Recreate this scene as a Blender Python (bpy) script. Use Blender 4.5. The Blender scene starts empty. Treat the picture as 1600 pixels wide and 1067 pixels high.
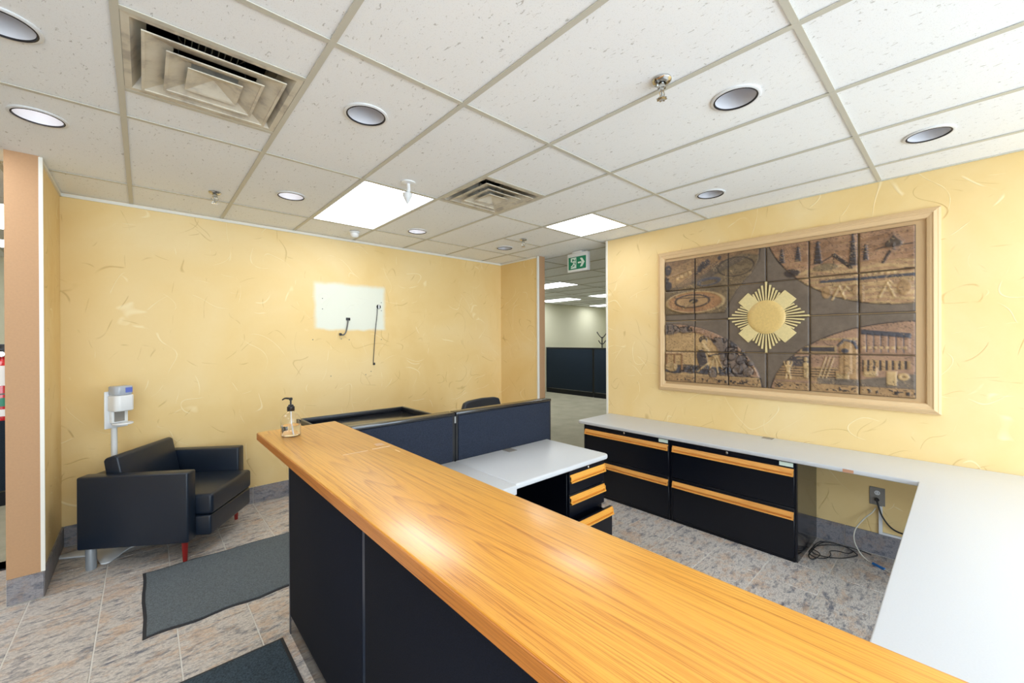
import bpy, bmesh, math, random
import numpy as np
from mathutils import Matrix, Vector
random.seed(7)
S = bpy.context.scene
C = S.collection
R = math.radians

# ------------------------------------------------------------------ camera
cam = bpy.data.cameras.new('camera')
cam.sensor_width = 36.0
cam.lens = 637.215 / 1600 * 36
cam.clip_start = 0.02
camo = bpy.data.objects.new('camera', cam)
C.objects.link(camo)
yaw, pitch, roll = R(42.09178), R(-0.118414), R(0.233194)
cy, sy, cp, sp, cr, sr = math.cos(yaw), math.sin(yaw), math.cos(pitch), math.sin(pitch), math.cos(roll), math.sin(roll)
RY = Matrix(((cy, 0, sy), (0, 1, 0), (-sy, 0, cy)))
RX = Matrix(((1, 0, 0), (0, cp, -sp), (0, sp, cp)))
RZ = Matrix(((cr, -sr, 0), (sr, cr, 0), (0, 0, 1)))
M = RY @ RX @ RZ
ax = lambda c: Vector((M[0][c], M[2][c], -M[1][c]))
r_, d_, f_ = ax(0), ax(1), ax(2)
m = Matrix((r_, -d_, -f_)).transposed().to_4x4()
m.translation = Vector((0, 0, 1.565))
camo.matrix_world = m
S.camera = camo

# ------------------------------------------------------------------ light
S.view_settings.view_transform = 'Standard'
S.view_settings.look = 'None'
S.view_settings.gamma = 1
S.view_settings.use_curve_mapping = False
S.view_settings.exposure = 0.30
W = bpy.data.worlds.new('sky')
S.world = W
W.use_nodes = True
W.node_tree.nodes['Background'].inputs[0].default_value = (0.80, 0.90, 1.0, 1)
W.node_tree.nodes['Background'].inputs[1].default_value = 1.0
TROFFER = 6.5          # emission of the fluorescent panels
LAMP = 6.0             # emission of the recessed bulbs


def area(name, loc, rot, sx, sy_, power, col):
    l = bpy.data.lights.new(name, 'AREA')
    l.shape = 'RECTANGLE'
    l.size, l.size_y, l.energy, l.color = sx, sy_, power, col
    o = bpy.data.objects.new(name, l)
    o.location = loc
    o.rotation_euler = rot
    C.objects.link(o)
    return o


# daylight outside the shop front behind the camera
area('daylight', (0.4, -3.1, 1.35), (R(90), 0, 0), 6.5, 2.3, 320, (0.79, 0.89, 1.0))

H = 2.703     # ceiling height
YA = 4.61     # far wall
XB = 3.947    # right wall
GX0, GP = -0.07, 0.6096

# ------------------------------------------------------------------ material helpers
def srgb(r, g, b):
    f = lambda c: (c / 255 / 12.92) if c / 255 <= .04045 else ((c / 255 + .055) / 1.055) ** 2.4
    return (f(r), f(g), f(b), 1)


class NT:
    def __init__(s, name):
        s.m = bpy.data.materials.new(name)
        s.m.use_nodes = True
        s.t = s.m.node_tree
        s.b = s.t.nodes['Principled BSDF']

    def n(s, typ, **kw):
        nd = s.t.nodes.new(typ)
        for k, v in kw.items():
            if k.startswith('i_'):
                key = k[2:]
                nd.inputs[int(key) if key.isdigit() else key.replace('_', ' ')].default_value = v
            else:
                setattr(nd, k, v)
        return nd

    def l(s, a, b):
        s.t.links.new(a, b)

    def math(s, op, a, b=None, c=None, clamp=False):
        nd = s.n('ShaderNodeMath', operation=op, use_clamp=clamp)
        for i, v in enumerate((a, b, c)):
            if v is None: continue
            if isinstance(v, (int, float)): nd.inputs[i].default_value = v
            else: s.l(v, nd.inputs[i])
        return nd.outputs[0]

    def pos(s, scale=(1, 1, 1), off=(0, 0, 0), rot=(0, 0, 0), rand=False):
        g = s.n('ShaderNodeNewGeometry').outputs['Position']
        mp = s.n('ShaderNodeMapping')
        mp.inputs['Scale'].default_value = scale
        mp.inputs['Location'].default_value = off
        mp.inputs['Rotation'].default_value = rot
        s.l(g, mp.inputs[0])
        out = mp.outputs[0]
        if rand:
            oi = s.n('ShaderNodeObjectInfo').outputs['Random']
            v = s.n('ShaderNodeVectorMath', operation='ADD')
            cb = s.n('ShaderNodeCombineXYZ')
            s.l(s.math('MULTIPLY', oi, 37.0), cb.inputs[0])
            s.l(s.math('MULTIPLY', oi, 91.0), cb.inputs[1])
            s.l(out, v.inputs[0]); s.l(cb.outputs[0], v.inputs[1])
            out = v.outputs[0]
        return out

    def noise(s, vec, scale, detail=3, rough=.5, dist=0.0, lac=2.0):
        nd = s.n('ShaderNodeTexNoise')
        nd.inputs['Scale'].default_value = scale
        nd.inputs['Detail'].default_value = detail
        nd.inputs['Roughness'].default_value = rough
        nd.inputs['Distortion'].default_value = dist
        s.l(vec, nd.inputs['Vector'])
        return nd.outputs[0]

    def ramp(s, fac, stops, interp='LINEAR'):
        nd = s.n('ShaderNodeValToRGB')
        nd.color_ramp.interpolation = interp
        e = nd.color_ramp.elements
        while len(e) < len(stops): e.new(.5)
        for el, (p, c) in zip(e, stops):
            el.position = p
            el.color = c if len(c) == 4 else (*c, 1)
        s.l(fac, nd.inputs[0])
        return nd.outputs[0]

    def mix(s, fac, a, b, mode='MIX'):
        nd = s.n('ShaderNodeMix', data_type='RGBA', blend_type=mode)
        for i, v in ((0, fac), (6, a), (7, b)):
            if isinstance(v, (int, float)): nd.inputs[i].default_value = v
            elif isinstance(v, tuple): nd.inputs[i].default_value = v
            else: s.l(v, nd.inputs[i])
        return nd.outputs[2]

    def bump(s, h, strength=.3, dist=.01):
        nd = s.n('ShaderNodeBump')
        nd.inputs['Strength'].default_value = strength
        nd.inputs['Distance'].default_value = dist
        s.l(h, nd.inputs['Height'])
        s.l(nd.outputs[0], s.b.inputs['Normal'])

    def base(s, c):
        if isinstance(c, tuple): s.b.inputs['Base Color'].default_value = c
        else: s.l(c, s.b.inputs['Base Color'])

    def set(s, rough=.5, metal=0, spec=.5, coat=0, coatr=.1):
        s.b.inputs['Roughness'].default_value = rough
        s.b.inputs['Metallic'].default_value = metal
        s.b.inputs['Specular IOR Level'].default_value = spec
        s.b.inputs['Coat Weight'].default_value = coat
        s.b.inputs['Coat Roughness'].default_value = coatr
        return s.m


def plain(name, col, rough=.5, metal=0, spec=.5, grain=0.0, gscale=60, bump=0.0, coat=0):
    t = NT(name)
    if grain:
        n = t.noise(t.pos(), gscale, 4, .6)
        lo = tuple(max(0, c * (1 - grain)) for c in col[:3]) + (1,)
        hi = tuple(min(1, c * (1 + grain)) for c in col[:3]) + (1,)
        t.base(t.ramp(n, [(.3, lo), (.7, hi)]))
        if bump: t.bump(n, bump, .003)
    else:
        t.base(col)
    return t.set(rough, metal, spec, coat)


def emit(name, col, strength):
    t = NT(name)
    t.base((.8, .8, .8, 1))
    t.b.inputs['Emission Color'].default_value = col
    t.b.inputs['Emission Strength'].default_value = strength
    return t.set(.5)


def wall_paint(name, patch=False):
    t = NT(name)
    p = t.pos()
    n = t.noise(p, 0.9, 4, .55, .6)
    base = t.ramp(n, [(.3, srgb(228, 194, 130)), (.52, srgb(234, 205, 146)), (.72, srgb(238, 214, 164))])
    fine = t.noise(p, 34, 5, .65)
    base = t.mix(t.math('MULTIPLY', fine, .12), base, srgb(224, 186, 112))
    dark = None
    lite = None
    specs = [(2.1, .5, (3, 1, 7), .0052, 5.0, .55, 'd'), (1.6, .8, (13, 5, 2), .0042, 4.4, .54, 'd'),
             (2.6, .4, (8, 21, 3), .0055, 5.4, .56, 'd'), (1.9, .6, (18, 11, 33), .0045, 4.6, .55, 'd'),
             (2.0, .6, (31, 2, 9), .0056, 4.6, .53, 'l'), (2.4, .5, (5, 41, 12), .0052, 5.1, .54, 'l'), (1.7, .7, (25, 14, 2), .0046, 4.2, .53, 'l')]
    for sc, di, off, w, ms, mt, kind in specs:
        a = t.noise(t.pos(off=off), sc, 0.0, .5, di)
        ln = t.math('ABSOLUTE', t.math('SUBTRACT', a, .5))
        ln = t.n('ShaderNodeMapRange', i_1=w, i_2=w * .15, i_3=0.0, i_4=1.0)
        # link
        d = t.math('ABSOLUTE', t.math('SUBTRACT', a, .5)); t.l(d, ln.inputs[0])
        mk = t.noise(t.pos(off=tuple(o * 3 + 11 for o in off)), ms, 2, .5)
        mm = t.n('ShaderNodeMapRange', i_1=mt, i_2=mt + .07, i_3=0.0, i_4=1.0); t.l(mk, mm.inputs[0])
        v = t.math('MULTIPLY', ln.outputs[0], mm.outputs[0])
        if kind == 'd': dark = v if dark is None else t.math('MAXIMUM', dark, v)
        else: lite = v if lite is None else t.math('MAXIMUM', lite, v)
    base = t.mix(t.math('MULTIPLY', dark, .38), base, srgb(172, 132, 62))
    base = t.mix(t.math('MULTIPLY', lite, .50), base, srgb(252, 238, 200))
    if patch:
        sx = t.n('ShaderNodeSeparateXYZ'); t.l(t.n('ShaderNodeNewGeometry').outputs['Position'], sx.inputs[0])
        wob = t.math('MULTIPLY', t.math('SUBTRACT', t.noise(t.pos(), 7, 3), .5), .05)
        def edge(v, a, b):
            mr = t.n('ShaderNodeMapRange', interpolation_type='SMOOTHSTEP', i_1=a, i_2=b, i_3=0.0, i_4=1.0)
            t.l(t.math('ADD', v, wob), mr.inputs[0]); return mr.outputs[0]
        X, Z = sx.outputs[0], sx.outputs[2]
        k = t.math('MULTIPLY', t.math('MULTIPLY', edge(X, 1.315, 1.375), edge(X, 2.155, 2.095)),
                   t.math('MULTIPLY', edge(Z, 1.675, 1.715), edge(Z, 2.225, 2.165)))
        base = t.mix(k, base, srgb(226, 228, 214))
    t.base(base)
    h = t.math('ADD', t.math('MULTIPLY', fine, .35), t.math('SUBTRACT', lite, dark))
    t.bump(h, .35, .004)
    return t.set(.62, spec=.35)


MAT = {}
MAT['wall'] = wall_paint('yellow_trowelled_plaster')
MAT['wall_patch'] = wall_paint('yellow_plaster_with_unpainted_patch', True)
MAT['brown'] = plain('tan_brown_paint', srgb(184, 144, 106), .65, grain=.04, gscale=90, bump=.1)
MAT['office_wall'] = plain('cream_office_paint', srgb(236, 234, 208), .8, grain=.02)
MAT['office_tan'] = plain('ochre_office_paint', srgb(206, 170, 104), .8, grain=.03)
MAT['white_trim'] = plain('white_trim_paint', srgb(232, 230, 222), .4)
MAT['tbar'] = plain('cream_metal_grid', srgb(200, 197, 184), .45)
MAT['void'] = plain('dark_ceiling_void', srgb(60, 60, 58), .9)


def ceiling_tile_mat():
    t = NT('fissured_mineral_tile')
    p = t.pos(scale=(1.0, .45, 1), rot=(0, 0, R(35)), rand=True)
    a = t.noise(p, 75, 3, .6, .8)
    b = t.noise(t.pos(off=(5, 5, 5), rand=True), 240, 2, .6)
    k = t.ramp(a, [(.31, (1, 1, 1)), (.36, (0, 0, 0))])
    k2 = t.ramp(b, [(.33, (1, 1, 1)), (.40, (0, 0, 0))])
    big = t.noise(t.pos(), .8, 2)
    c = t.ramp(big, [(.35, srgb(243, 245, 247)), (.65, srgb(247, 249, 250))])
    kk = t.math('MAXIMUM', t.math('MULTIPLY', k, .55), t.math('MULTIPLY', k2, .20))
    c = t.mix(kk, c, srgb(150, 146, 138))
    t.base(c)
    t.bump(t.math('SUBTRACT', 1.0, kk), .35, .003)
    return t.set(.85, spec=.2)


MAT['ctile'] = ceiling_tile_mat()


def stone(name, c1, c2, c3, c4, rot):
    t = NT(name)
    p = t.pos(scale=(1, 2.3, 2.3), rot=(0, 0, rot), rand=True)
    a = t.noise(p, 9.5, 10, .78, .25)
    b = t.noise(t.pos(scale=(1, 1.6, 1.6), rot=(0, 0, rot), off=(9, 3, 1), rand=True), 7.5, 8, .74, .2)
    f = t.noise(t.pos(scale=(1, 3, 3), rot=(0, 0, rot)), 60, 5, .75)
    c = t.ramp(a, [(.38, c1), (.46, c2), (.53, c3), (.60, c2), (.68, c1)])
    k = t.ramp(b, [(.50, (0, 0, 0)), (.60, (1, 1, 1))])
    c = t.mix(t.math('MULTIPLY', k, .52), c, c4)
    c = t.mix(t.ramp(f, [(.38, (.6, .6, .6)), (.50, (0, 0, 0))]), c, c1)
    t.base(c)
    t.bump(a, .15, .004)
    return t.set(.40, spec=.45)


MAT['stone'] = stone('mottled_slate_look_tile', srgb(104, 108, 122), srgb(178, 172, 168), srgb(220, 213, 206), srgb(210, 174, 140), R(-8))
MAT['stone_dark'] = stone('mottled_slate_base_tile', srgb(92, 94, 106), srgb(132, 130, 136), srgb(152, 148, 150), srgb(156, 136, 124), R(20))
MAT['grout'] = plain('pale_grout', srgb(222, 219, 212), .9, grain=.06)


def carpet_mat():
    t = NT('grey_green_office_carpet')
    a = t.noise(t.pos(), 3.0, 4, .6)
    b = t.noise(t.pos(scale=(1, 6, 1)), 60, 4, .7)
    c = t.ramp(a, [(.3, srgb(180, 176, 156)), (.7, srgb(202, 198, 178))])
    t.base(t.mix(t.math('MULTIPLY', b, .5), c, srgb(146, 142, 122)))
    t.bump(b, .4, .006)
    return t.set(.95, spec=.1)


MAT['carpet'] = carpet_mat()


def oak(name, base, dark, lite, along='y', rough=.33, coat=.5):
    t = NT(name)
    s1 = (6.0, .24, 6.0) if along == 'y' else (.24, 6.0, 6.0)
    s2 = (1.0, .011, 1.0) if along == 'y' else (.011, 1.0, 1.0)
    n = t.noise(t.pos(scale=s1), 1.0, 1.2, .4, .15)
    rings = t.math('FRACT', t.math('MULTIPLY', n, 30))
    rr = t.ramp(rings, [(0.0, (0, 0, 0)), (.55, (.08, .08, .08)), (.88, (1, 1, 1)), (.96, (.2, .2, .2)), (1.0, (0, 0, 0))])
    brk = t.noise(t.pos(scale=s2), 420, 3, .7)
    pores = t.ramp(brk, [(.42, (1, 1, 1)), (.50, (0, 0, 0))])
    big = t.noise(t.pos(scale=s1, off=(4, 4, 4)), .8, 3)
    c = t.mix(big, base, lite)
    c = t.mix(t.math('MULTIPLY', t.math('MULTIPLY', rr, t.math('ADD', .4, t.math('MULTIPLY', pores, .5))), .72), c, dark)
    c = t.mix(t.math('MULTIPLY', pores, .34), c, dark)
    t.base(c)
    t.bump(t.math('SUBTRACT', 1.0, pores), .07, .002)
    return t.set(rough, spec=.5, coat=coat, coatr=.18)


MAT['oak_top'] = oak('golden_oak_counter_top', srgb(230, 154, 56), srgb(168, 90, 20), srgb(244, 184, 82))
MAT['oak_edge'] = oak('golden_oak_edge_band', srgb(196, 122, 50), srgb(150, 82, 28), srgb(212, 140, 66), rough=.4)
MAT['pull_y'] = oak('light_oak_pull', srgb(232, 160, 74), srgb(190, 116, 44), srgb(240, 176, 92), 'y', .4, .2)
MAT['pull_x'] = oak('light_oak_pull_cross', srgb(232, 160, 60), srgb(192, 118, 40), srgb(242, 178, 80), 'x', .4, .2)


def fabric(name, c, rough=.95, sc=260, amt=.35):
    t = NT(name)
    n = t.noise(t.pos(), sc, 2, .6)
    big = t.noise(t.pos(), 3, 3)
    lo = tuple(v * (1 - amt) for v in c[:3]) + (1,); hi = tuple(v * (1 + amt) for v in c[:3]) + (1,)
    cc = t.ramp(n, [(.35, lo), (.65, hi)])
    t.base(t.mix(t.math('MULTIPLY', big, .25), cc, hi))
    t.bump(n, .3, .002)
    return t.set(rough, spec=.25)


MAT['navy'] = fabric('navy_panel_fabric', srgb(40, 46, 60))
MAT['navy_dark'] = fabric('dark_navy_front_fabric', srgb(17, 21, 34))
MAT['navy_far'] = fabric('dark_teal_navy_office_fabric', srgb(38, 50, 64))
MAT['mat_grey'] = fabric('worn_grey_floor_mat_pile', srgb(94, 102, 108), sc=150, amt=.3)
MAT['mat_blue'] = fabric('blue_grey_floor_mat_pile', srgb(58, 70, 80), sc=150, amt=.45)
MAT['mat_rubber'] = plain('black_mat_rubber', srgb(40, 42, 48), .7)
MAT['black_metal'] = plain('satin_black_steel', srgb(8, 12, 22), .32, spec=.35)
MAT['gloss_side'] = plain('glossy_black_cabinet_side', srgb(20, 22, 28), .14, spec=1.0)
MAT['black_trim'] = plain('black_panel_trim', srgb(22, 25, 33), .35)
MAT['post'] = plain('slate_blue_panel_post', srgb(50, 58, 76), .35)
MAT['black_gloss'] = plain('black_glossy_laminate', srgb(24, 27, 34), .16, spec=.8)
MAT['slot'] = plain('dark_gap', srgb(8, 8, 10), .6)
MAT['laminate'] = plain('pale_grey_laminate', srgb(206, 209, 214), .36, grain=.02, gscale=200)
MAT['laminate_edge'] = plain('grey_bullnose_edge', srgb(198, 203, 214), .35)
MAT['chrome'] = plain('chrome', srgb(200, 200, 198), .14, 1)
MAT['steel'] = plain('brushed_aluminium', srgb(176, 182, 188), .35, 1)
MAT['silver_leg'] = plain('silver_grey_metal_leg', srgb(170, 178, 186), .3, .5)
MAT['white_pl'] = plain('white_plastic', srgb(230, 232, 234), .35)
MAT['white_powder'] = plain('white_powder_coat', srgb(222, 224, 226), .4)
MAT['grey_pl'] = plain('grey_plastic', srgb(138, 134, 128), .4)
MAT['black_pl'] = plain('black_plastic', srgb(22, 22, 26), .35)
MAT['leather'] = plain('black_vinyl_upholstery', srgb(22, 33, 48), .36, spec=.5, grain=.12, gscale=400, bump=.12)  # blue cast paints a sky reflection into the black vinyl colour
MAT['redwood'] = plain('red_stained_wood', srgb(132, 22, 18), .3, coat=.4)
MAT['beige'] = plain('tan_moulding_paint', srgb(216, 184, 140), .5)
MAT['beige_back'] = plain('tan_backing_board', srgb(206, 172, 128), .6)
MAT['red'] = plain('red_enamel', srgb(196, 24, 34), .25, coat=.5)
MAT['label'] = plain('white_paper_label', srgb(236, 236, 236), .5)
MAT['mint'] = plain('pale_green_label', srgb(212, 228, 216), .4)
MAT['blue'] = plain('blue_print', srgb(96, 116, 200), .4)
MAT['frost'] = plain('frosted_refill', srgb(206, 214, 226), .15)
MAT['frost'].node_tree.nodes['Principled BSDF'].inputs['Transmission Weight'].default_value = .35
MAT['blue_plug'] = plain('blue_connector', srgb(34, 106, 176), .4)
MAT['teal'] = plain('green_print', srgb(20, 130, 100), .4)
MAT['green'] = plain('exit_sign_green', srgb(0, 128, 92), .4)
MAT['exit_white'] = plain('exit_sign_white', srgb(225, 240, 232), .4)
MAT['troffer'] = emit('fluorescent_diffuser', (.95, .98, 1.0, 1), TROFFER)
MAT['bulb'] = emit('recessed_bulb', (1.0, .95, .88, 1), LAMP)
MAT['reflector'] = plain('silvered_reflector', srgb(210, 211, 218), .3, 0)
MAT['dark_ring'] = plain('dark_shadow_ring', srgb(30, 26, 30), .5)
MAT['cable_grey'] = plain('grey_cable', srgb(104, 104, 102), .5)
MAT['cable_white'] = plain('off_white_cable', srgb(206, 202, 190), .5)
MAT['bare_wood'] = plain('chipped_particle_core', srgb(190, 140, 110), .8)
MAT['scuff'] = plain('whitish_scuff', srgb(240, 214, 178), .6)
MAT['smudge'] = plain('grey_tape_residue', srgb(206, 166, 128), .5)


def vent_mat():
    t = NT('dusty_cream_diffuser')
    n = t.noise(t.pos(), 9, 4, .6)
    t.base(t.ramp(n, [(.36, srgb(176, 168, 156)), (.5, srgb(210, 202, 184)), (.7, srgb(218, 211, 194))]))
    return t.set(.5)


MAT['vent'] = vent_mat()


def glass_mat(name, tint, ior=1.45, rough=0.0):
    t = NT(name)
    t.base(tint)
    t.b.inputs['Transmission Weight'].default_value = 1.0
    t.b.inputs['IOR'].default_value = ior
    return t.set(rough, spec=.5)


MAT['pet'] = glass_mat('clear_plastic', (.99, .99, 1.0, 1), 1.25, .02)
MAT['gel'] = glass_mat('clear_gel', (.98, .98, 1.0, 1), 1.18, .03)


def pane_mat():
    t = NT('window_glass')
    tr = t.n('ShaderNodeBsdfTransparent'); tr.inputs[0].default_value = (.95, .97, .97, 1)
    gl = t.n('ShaderNodeBsdfGlossy'); gl.inputs['Roughness'].default_value = .02
    mx = t.n('ShaderNodeMixShader'); mx.inputs[0].default_value = .08
    t.l(tr.outputs[0], mx.inputs[1]); t.l(gl.outputs[0], mx.inputs[2])
    t.l(mx.outputs[0], t.t.nodes['Material Output'].inputs[0])
    return t.m


MAT['pane'] = pane_mat()

# vertex-coloured clay for the relief mural
_t = NT('glazed_clay_relief')
_a = _t.n('ShaderNodeVertexColor'); _a.layer_name = 'glaze'
_n = _t.noise(_t.pos(), 120, 4, .6)
_t.base(_t.mix(_t.math('MULTIPLY', _n, .35), _a.outputs[0], srgb(70, 52, 44)))
_t.bump(_n, .25, .003)
MAT['clay'] = _t.set(.5, spec=.4)
MAT['clay_gold'] = plain('pale_gold_clay', srgb(216, 196, 142), .45, grain=.08, gscale=80)
MAT['clay_disc'] = plain('golden_clay_disc', srgb(212, 180, 114), .42, grain=.08, gscale=60)

# ------------------------------------------------------------------ geometry helpers
ORG = {}


class MB:
    def __init__(s):
        s.v, s.f, s.mi = [], [], []

    def add(s, v, f, mi=0):
        o = len(s.v)
        s.v += [tuple(p) for p in v]
        s.f += [tuple(i + o for i in q) for q in f]
        s.mi += [mi] * len(f)
        return s

    def box(s, x0, y0, z0, x1, y1, z1, mi=0):
        v = [(x0, y0, z0), (x1, y0, z0), (x1, y1, z0), (x0, y1, z0), (x0, y0, z1), (x1, y0, z1), (x1, y1, z1), (x0, y1, z1)]
        return s.add(v, [(0, 3, 2, 1), (4, 5, 6, 7), (0, 1, 5, 4), (1, 2, 6, 5), (2, 3, 7, 6), (3, 0, 4, 7)], mi)

    def lathe(s, prof, c=(0, 0, 0), seg=24, cap=True, axis='z', sx=1, sy=1):
        v, f = [], []
        for (r, z) in prof:
            for k in range(seg):
                a = 2 * math.pi * k / seg
                p = (r * math.cos(a) * sx, r * math.sin(a) * sy, z)
                if axis == 'x': p = (p[2], p[0], p[1])
                if axis == 'y': p = (p[0], p[2], p[1])
                v.append((c[0] + p[0], c[1] + p[1], c[2] + p[2]))
        n = len(prof)
        for i in range(n - 1):
            for k in range(seg):
                k2 = (k + 1) % seg
                f.append((i * seg + k, i * seg + k2, (i + 1) * seg + k2, (i + 1) * seg + k))
        if cap:
            f.append(tuple(range(seg))[::-1])
            f.append(tuple((n - 1) * seg + k for k in range(seg)))
        return s.add(v, f)

    def prism(s, poly, z0, z1, axis='z'):
        n = len(poly)
        def P(a, b, c):
            if axis == 'z': return (a, b, c)
            if axis == 'x': return (c, a, b)     # poly in (y,z)
            if axis == 'y': return (a, c, b)     # poly in (x,z)
        v = [P(a, b, z0) for a, b in poly] + [P(a, b, z1) for a, b in poly]
        f = [tuple(range(n))[::-1], tuple(range(n, 2 * n))] + [(i, (i + 1) % n, n + (i + 1) % n, n + i) for i in range(n)]
        return s.add(v, f)

    def tube(s, pts, r, seg=8, smooth=6, closed_ends=True):
        P = [Vector(p) for p in pts]
        if smooth > 1 and len(P) > 2:
            Q = []
            for i in range(len(P) - 1):
                p0 = P[max(i - 1, 0)]; p1 = P[i]; p2 = P[i + 1]; p3 = P[min(i + 2, len(P) - 1)]
                for k in range(smooth):
                    t = k / smooth
                    Q.append(.5 * ((2 * p1) + (-p0 + p2) * t + (2 * p0 - 5 * p1 + 4 * p2 - p3) * t * t + (-p0 + 3 * p1 - 3 * p2 + p3) * t ** 3))
            Q.append(P[-1]); P = Q
        v, f = [], []
        up = Vector((0, 0, 1))
        for i, p in enumerate(P):
            t = (P[min(i + 1, len(P) - 1)] - P[max(i - 1, 0)]).normalized()
            if abs(t.dot(up)) > .98: up = Vector((1, 0, 0)) if abs(t.x) < .9 else Vector((0, 1, 0))
            a = t.cross(up).normalized(); b = t.cross(a).normalized()
            up = -b if (-b).length > 0 else up
            rr = r[i] if isinstance(r, (list, tuple)) and len(r) == len(P) else (r if not isinstance(r, (list, tuple)) else r[0] + (r[-1] - r[0]) * i / (len(P) - 1))
            for k in range(seg):
                w = 2 * math.pi * k / seg
                v.append(p + a * rr * math.cos(w) + b * rr * math.sin(w))
        for i in range(len(P) - 1):
            for k in range(seg):
                k2 = (k + 1) % seg
                f.append((i * seg + k, i * seg + k2, (i + 1) * seg + k2, (i + 1) * seg + k))
        if closed_ends:
            f.append(tuple(range(seg))[::-1]); f.append(tuple((len(P) - 1) * seg + k for k in range(seg)))
        return s.add(v, f)


def obj(name, mb, mat, parent=None, bevel=0, bseg=2, smooth=False, local=False, angle=40):
    org = Vector((0, 0, 0)) if local else ORG.get(parent.name if parent else '', Vector((0, 0, 0)))
    me = bpy.data.meshes.new(name)
    me.from_pydata([(p[0] - org.x, p[1] - org.y, p[2] - org.z) for p in mb.v], [], mb.f)
    mats = mat if isinstance(mat, (list, tuple)) else [mat]
    for q in mats: me.materials.append(MAT[q] if isinstance(q, str) else q)
    if len(mats) > 1: me.polygons.foreach_set('material_index', mb.mi)
    bm = bmesh.new(); bm.from_mesh(me)
    bmesh.ops.recalc_face_normals(bm, faces=bm.faces)
    if bevel:
        ed = [e for e in bm.edges if len(e.link_faces) == 2 and e.calc_face_angle(0) > R(30)]
        bmesh.ops.bevel(bm, geom=ed, offset=bevel, segments=bseg, affect='EDGES', profile=.5, clamp_overlap=True)
    bm.to_mesh(me); bm.free()
    if smooth or bevel:
        me.shade_smooth()
        me.set_sharp_from_angle(angle=R(angle))
    o = bpy.data.objects.new(name, me)
    C.objects.link(o)
    if parent:
        o.parent = parent
        ORG[o.name] = org
    return o


def B(*a):
    return MB().box(*a)


def thing(name, label, cat, loc=(0, 0, 0), rz=0, group=None):
    o = bpy.data.objects.new(name, None)
    o.empty_display_size = .1
    C.objects.link(o)
    o.location = loc; o.rotation_euler = (0, 0, rz)
    o['label'] = label; o['category'] = cat
    if group: o['group'] = group
    ORG[o.name] = Vector(loc)
    return o


def tag(o, label, cat, group=None):
    o['label'] = label; o['category'] = cat
    if group: o['group'] = group
    return o


def struct(name, mb, mat, label=None, cat=None, **k):
    o = obj(name, mb, mat, **k)
    o['kind'] = 'structure'
    if label: o['label'] = label
    if cat: o['category'] = cat
    return o


def copy_tree(o, parent=None):
    c = o.copy(); C.objects.link(c)
    if parent: c.parent = parent
    for ch in [q for q in bpy.data.objects if q.parent == o]: copy_tree(ch, c)
    return c


# ================================================================== SETTING
XL0, XL1 = -3.4, 12.6        # outer extents
YB0, YB1 = -2.6, 8.6
# floor: grout bed + tile pieces
floor = struct('floor', B(XL0, YB0, -.12, XB + .07, YA + .0, -.004), 'grout', 'floor of square mottled grey and peach stone-look tiles with pale grout', 'floor')
TP = .3245


def tile_mesh(name, w, d, h, mat, bev=.0015):
    t = obj(name, MB().box(-w / 2, -d / 2, -h, w / 2, d / 2, 0), mat, bevel=bev, bseg=1)
    me = t.data
    bpy.data.objects.remove(t)
    return me


ft = tile_mesh('tile', TP - .0065, TP - .0065, .006, 'stone')
cnt = 0
rest = MB()


def clipbox(mb, x0, y0, x1, y1, z0, z1):
    if x1 - x0 > .012 and y1 - y0 > .012: mb.box(x0, y0, z0, x1, y1, z1)


for i in range(-10, 14):
    x0 = -.195 + TP * i
    yoff = -.065 if x0 < .45 else 0
    for j in range(-11, 14):
        y0 = .601 + yoff + TP * j
        x1, y1 = x0 + TP, y0 + TP
        cx0, cx1, cy0, cy1 = max(x0, XL0), min(x1, XB), max(y0, YB0), min(y1, YA - .0)
        if x1 < -.61: cy1 = min(cy1, 4.44)
        if cx1 - cx0 < .02 or cy1 - cy0 < .02: continue
        full = (cx1 - cx0 > TP - .001 and cy1 - cy0 > TP - .001)
        vis = (-1.3 < x0 and y0 > .05 and not (.62 < x0 < 1.9 and y0 < 2.6 and y0 > 0.9 and x0 < .9)) and cnt < 285
        g = .003
        if vis:
            cnt += 1
            if full:
                o = bpy.data.objects.new('tile', ft)
                C.objects.link(o)
                o.location = (x0 + TP / 2, y0 + TP / 2, random.uniform(-.0004, .0004))
                o.parent = floor
            else:
                obj('tile', B(cx0 + g, cy0 + g, -.006, cx1 - g, cy1 - g, 0), 'stone', floor)
        else:
            clipbox(rest, cx0 + g, cy0 + g, cx1 - g, cy1 - g, -.006, 0)
o = obj('tile_field', rest, 'stone', floor)
o['kind'] = 'stuff'

carp = MB()
carp.box(XL0, 4.44, -.12, -.61, YB1, 0)
carp.box(-.61, YA + .13, -.12, XB + .14, YB1, 0)
carp.box(XB + .005, 2.7, -.12, XB + .14, YA + .13, 0)
carp.box(XB + .14, YB0, -.12, XL1, YB1, 0)
struct('floor', carp, 'carpet', 'grey green office carpet in the passages beyond the tiled lobby', 'carpet')
obj('threshold_strip', B(-3.3, 4.425, -.003, -.615, 4.447, .004), 'black_trim', floor)

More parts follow.
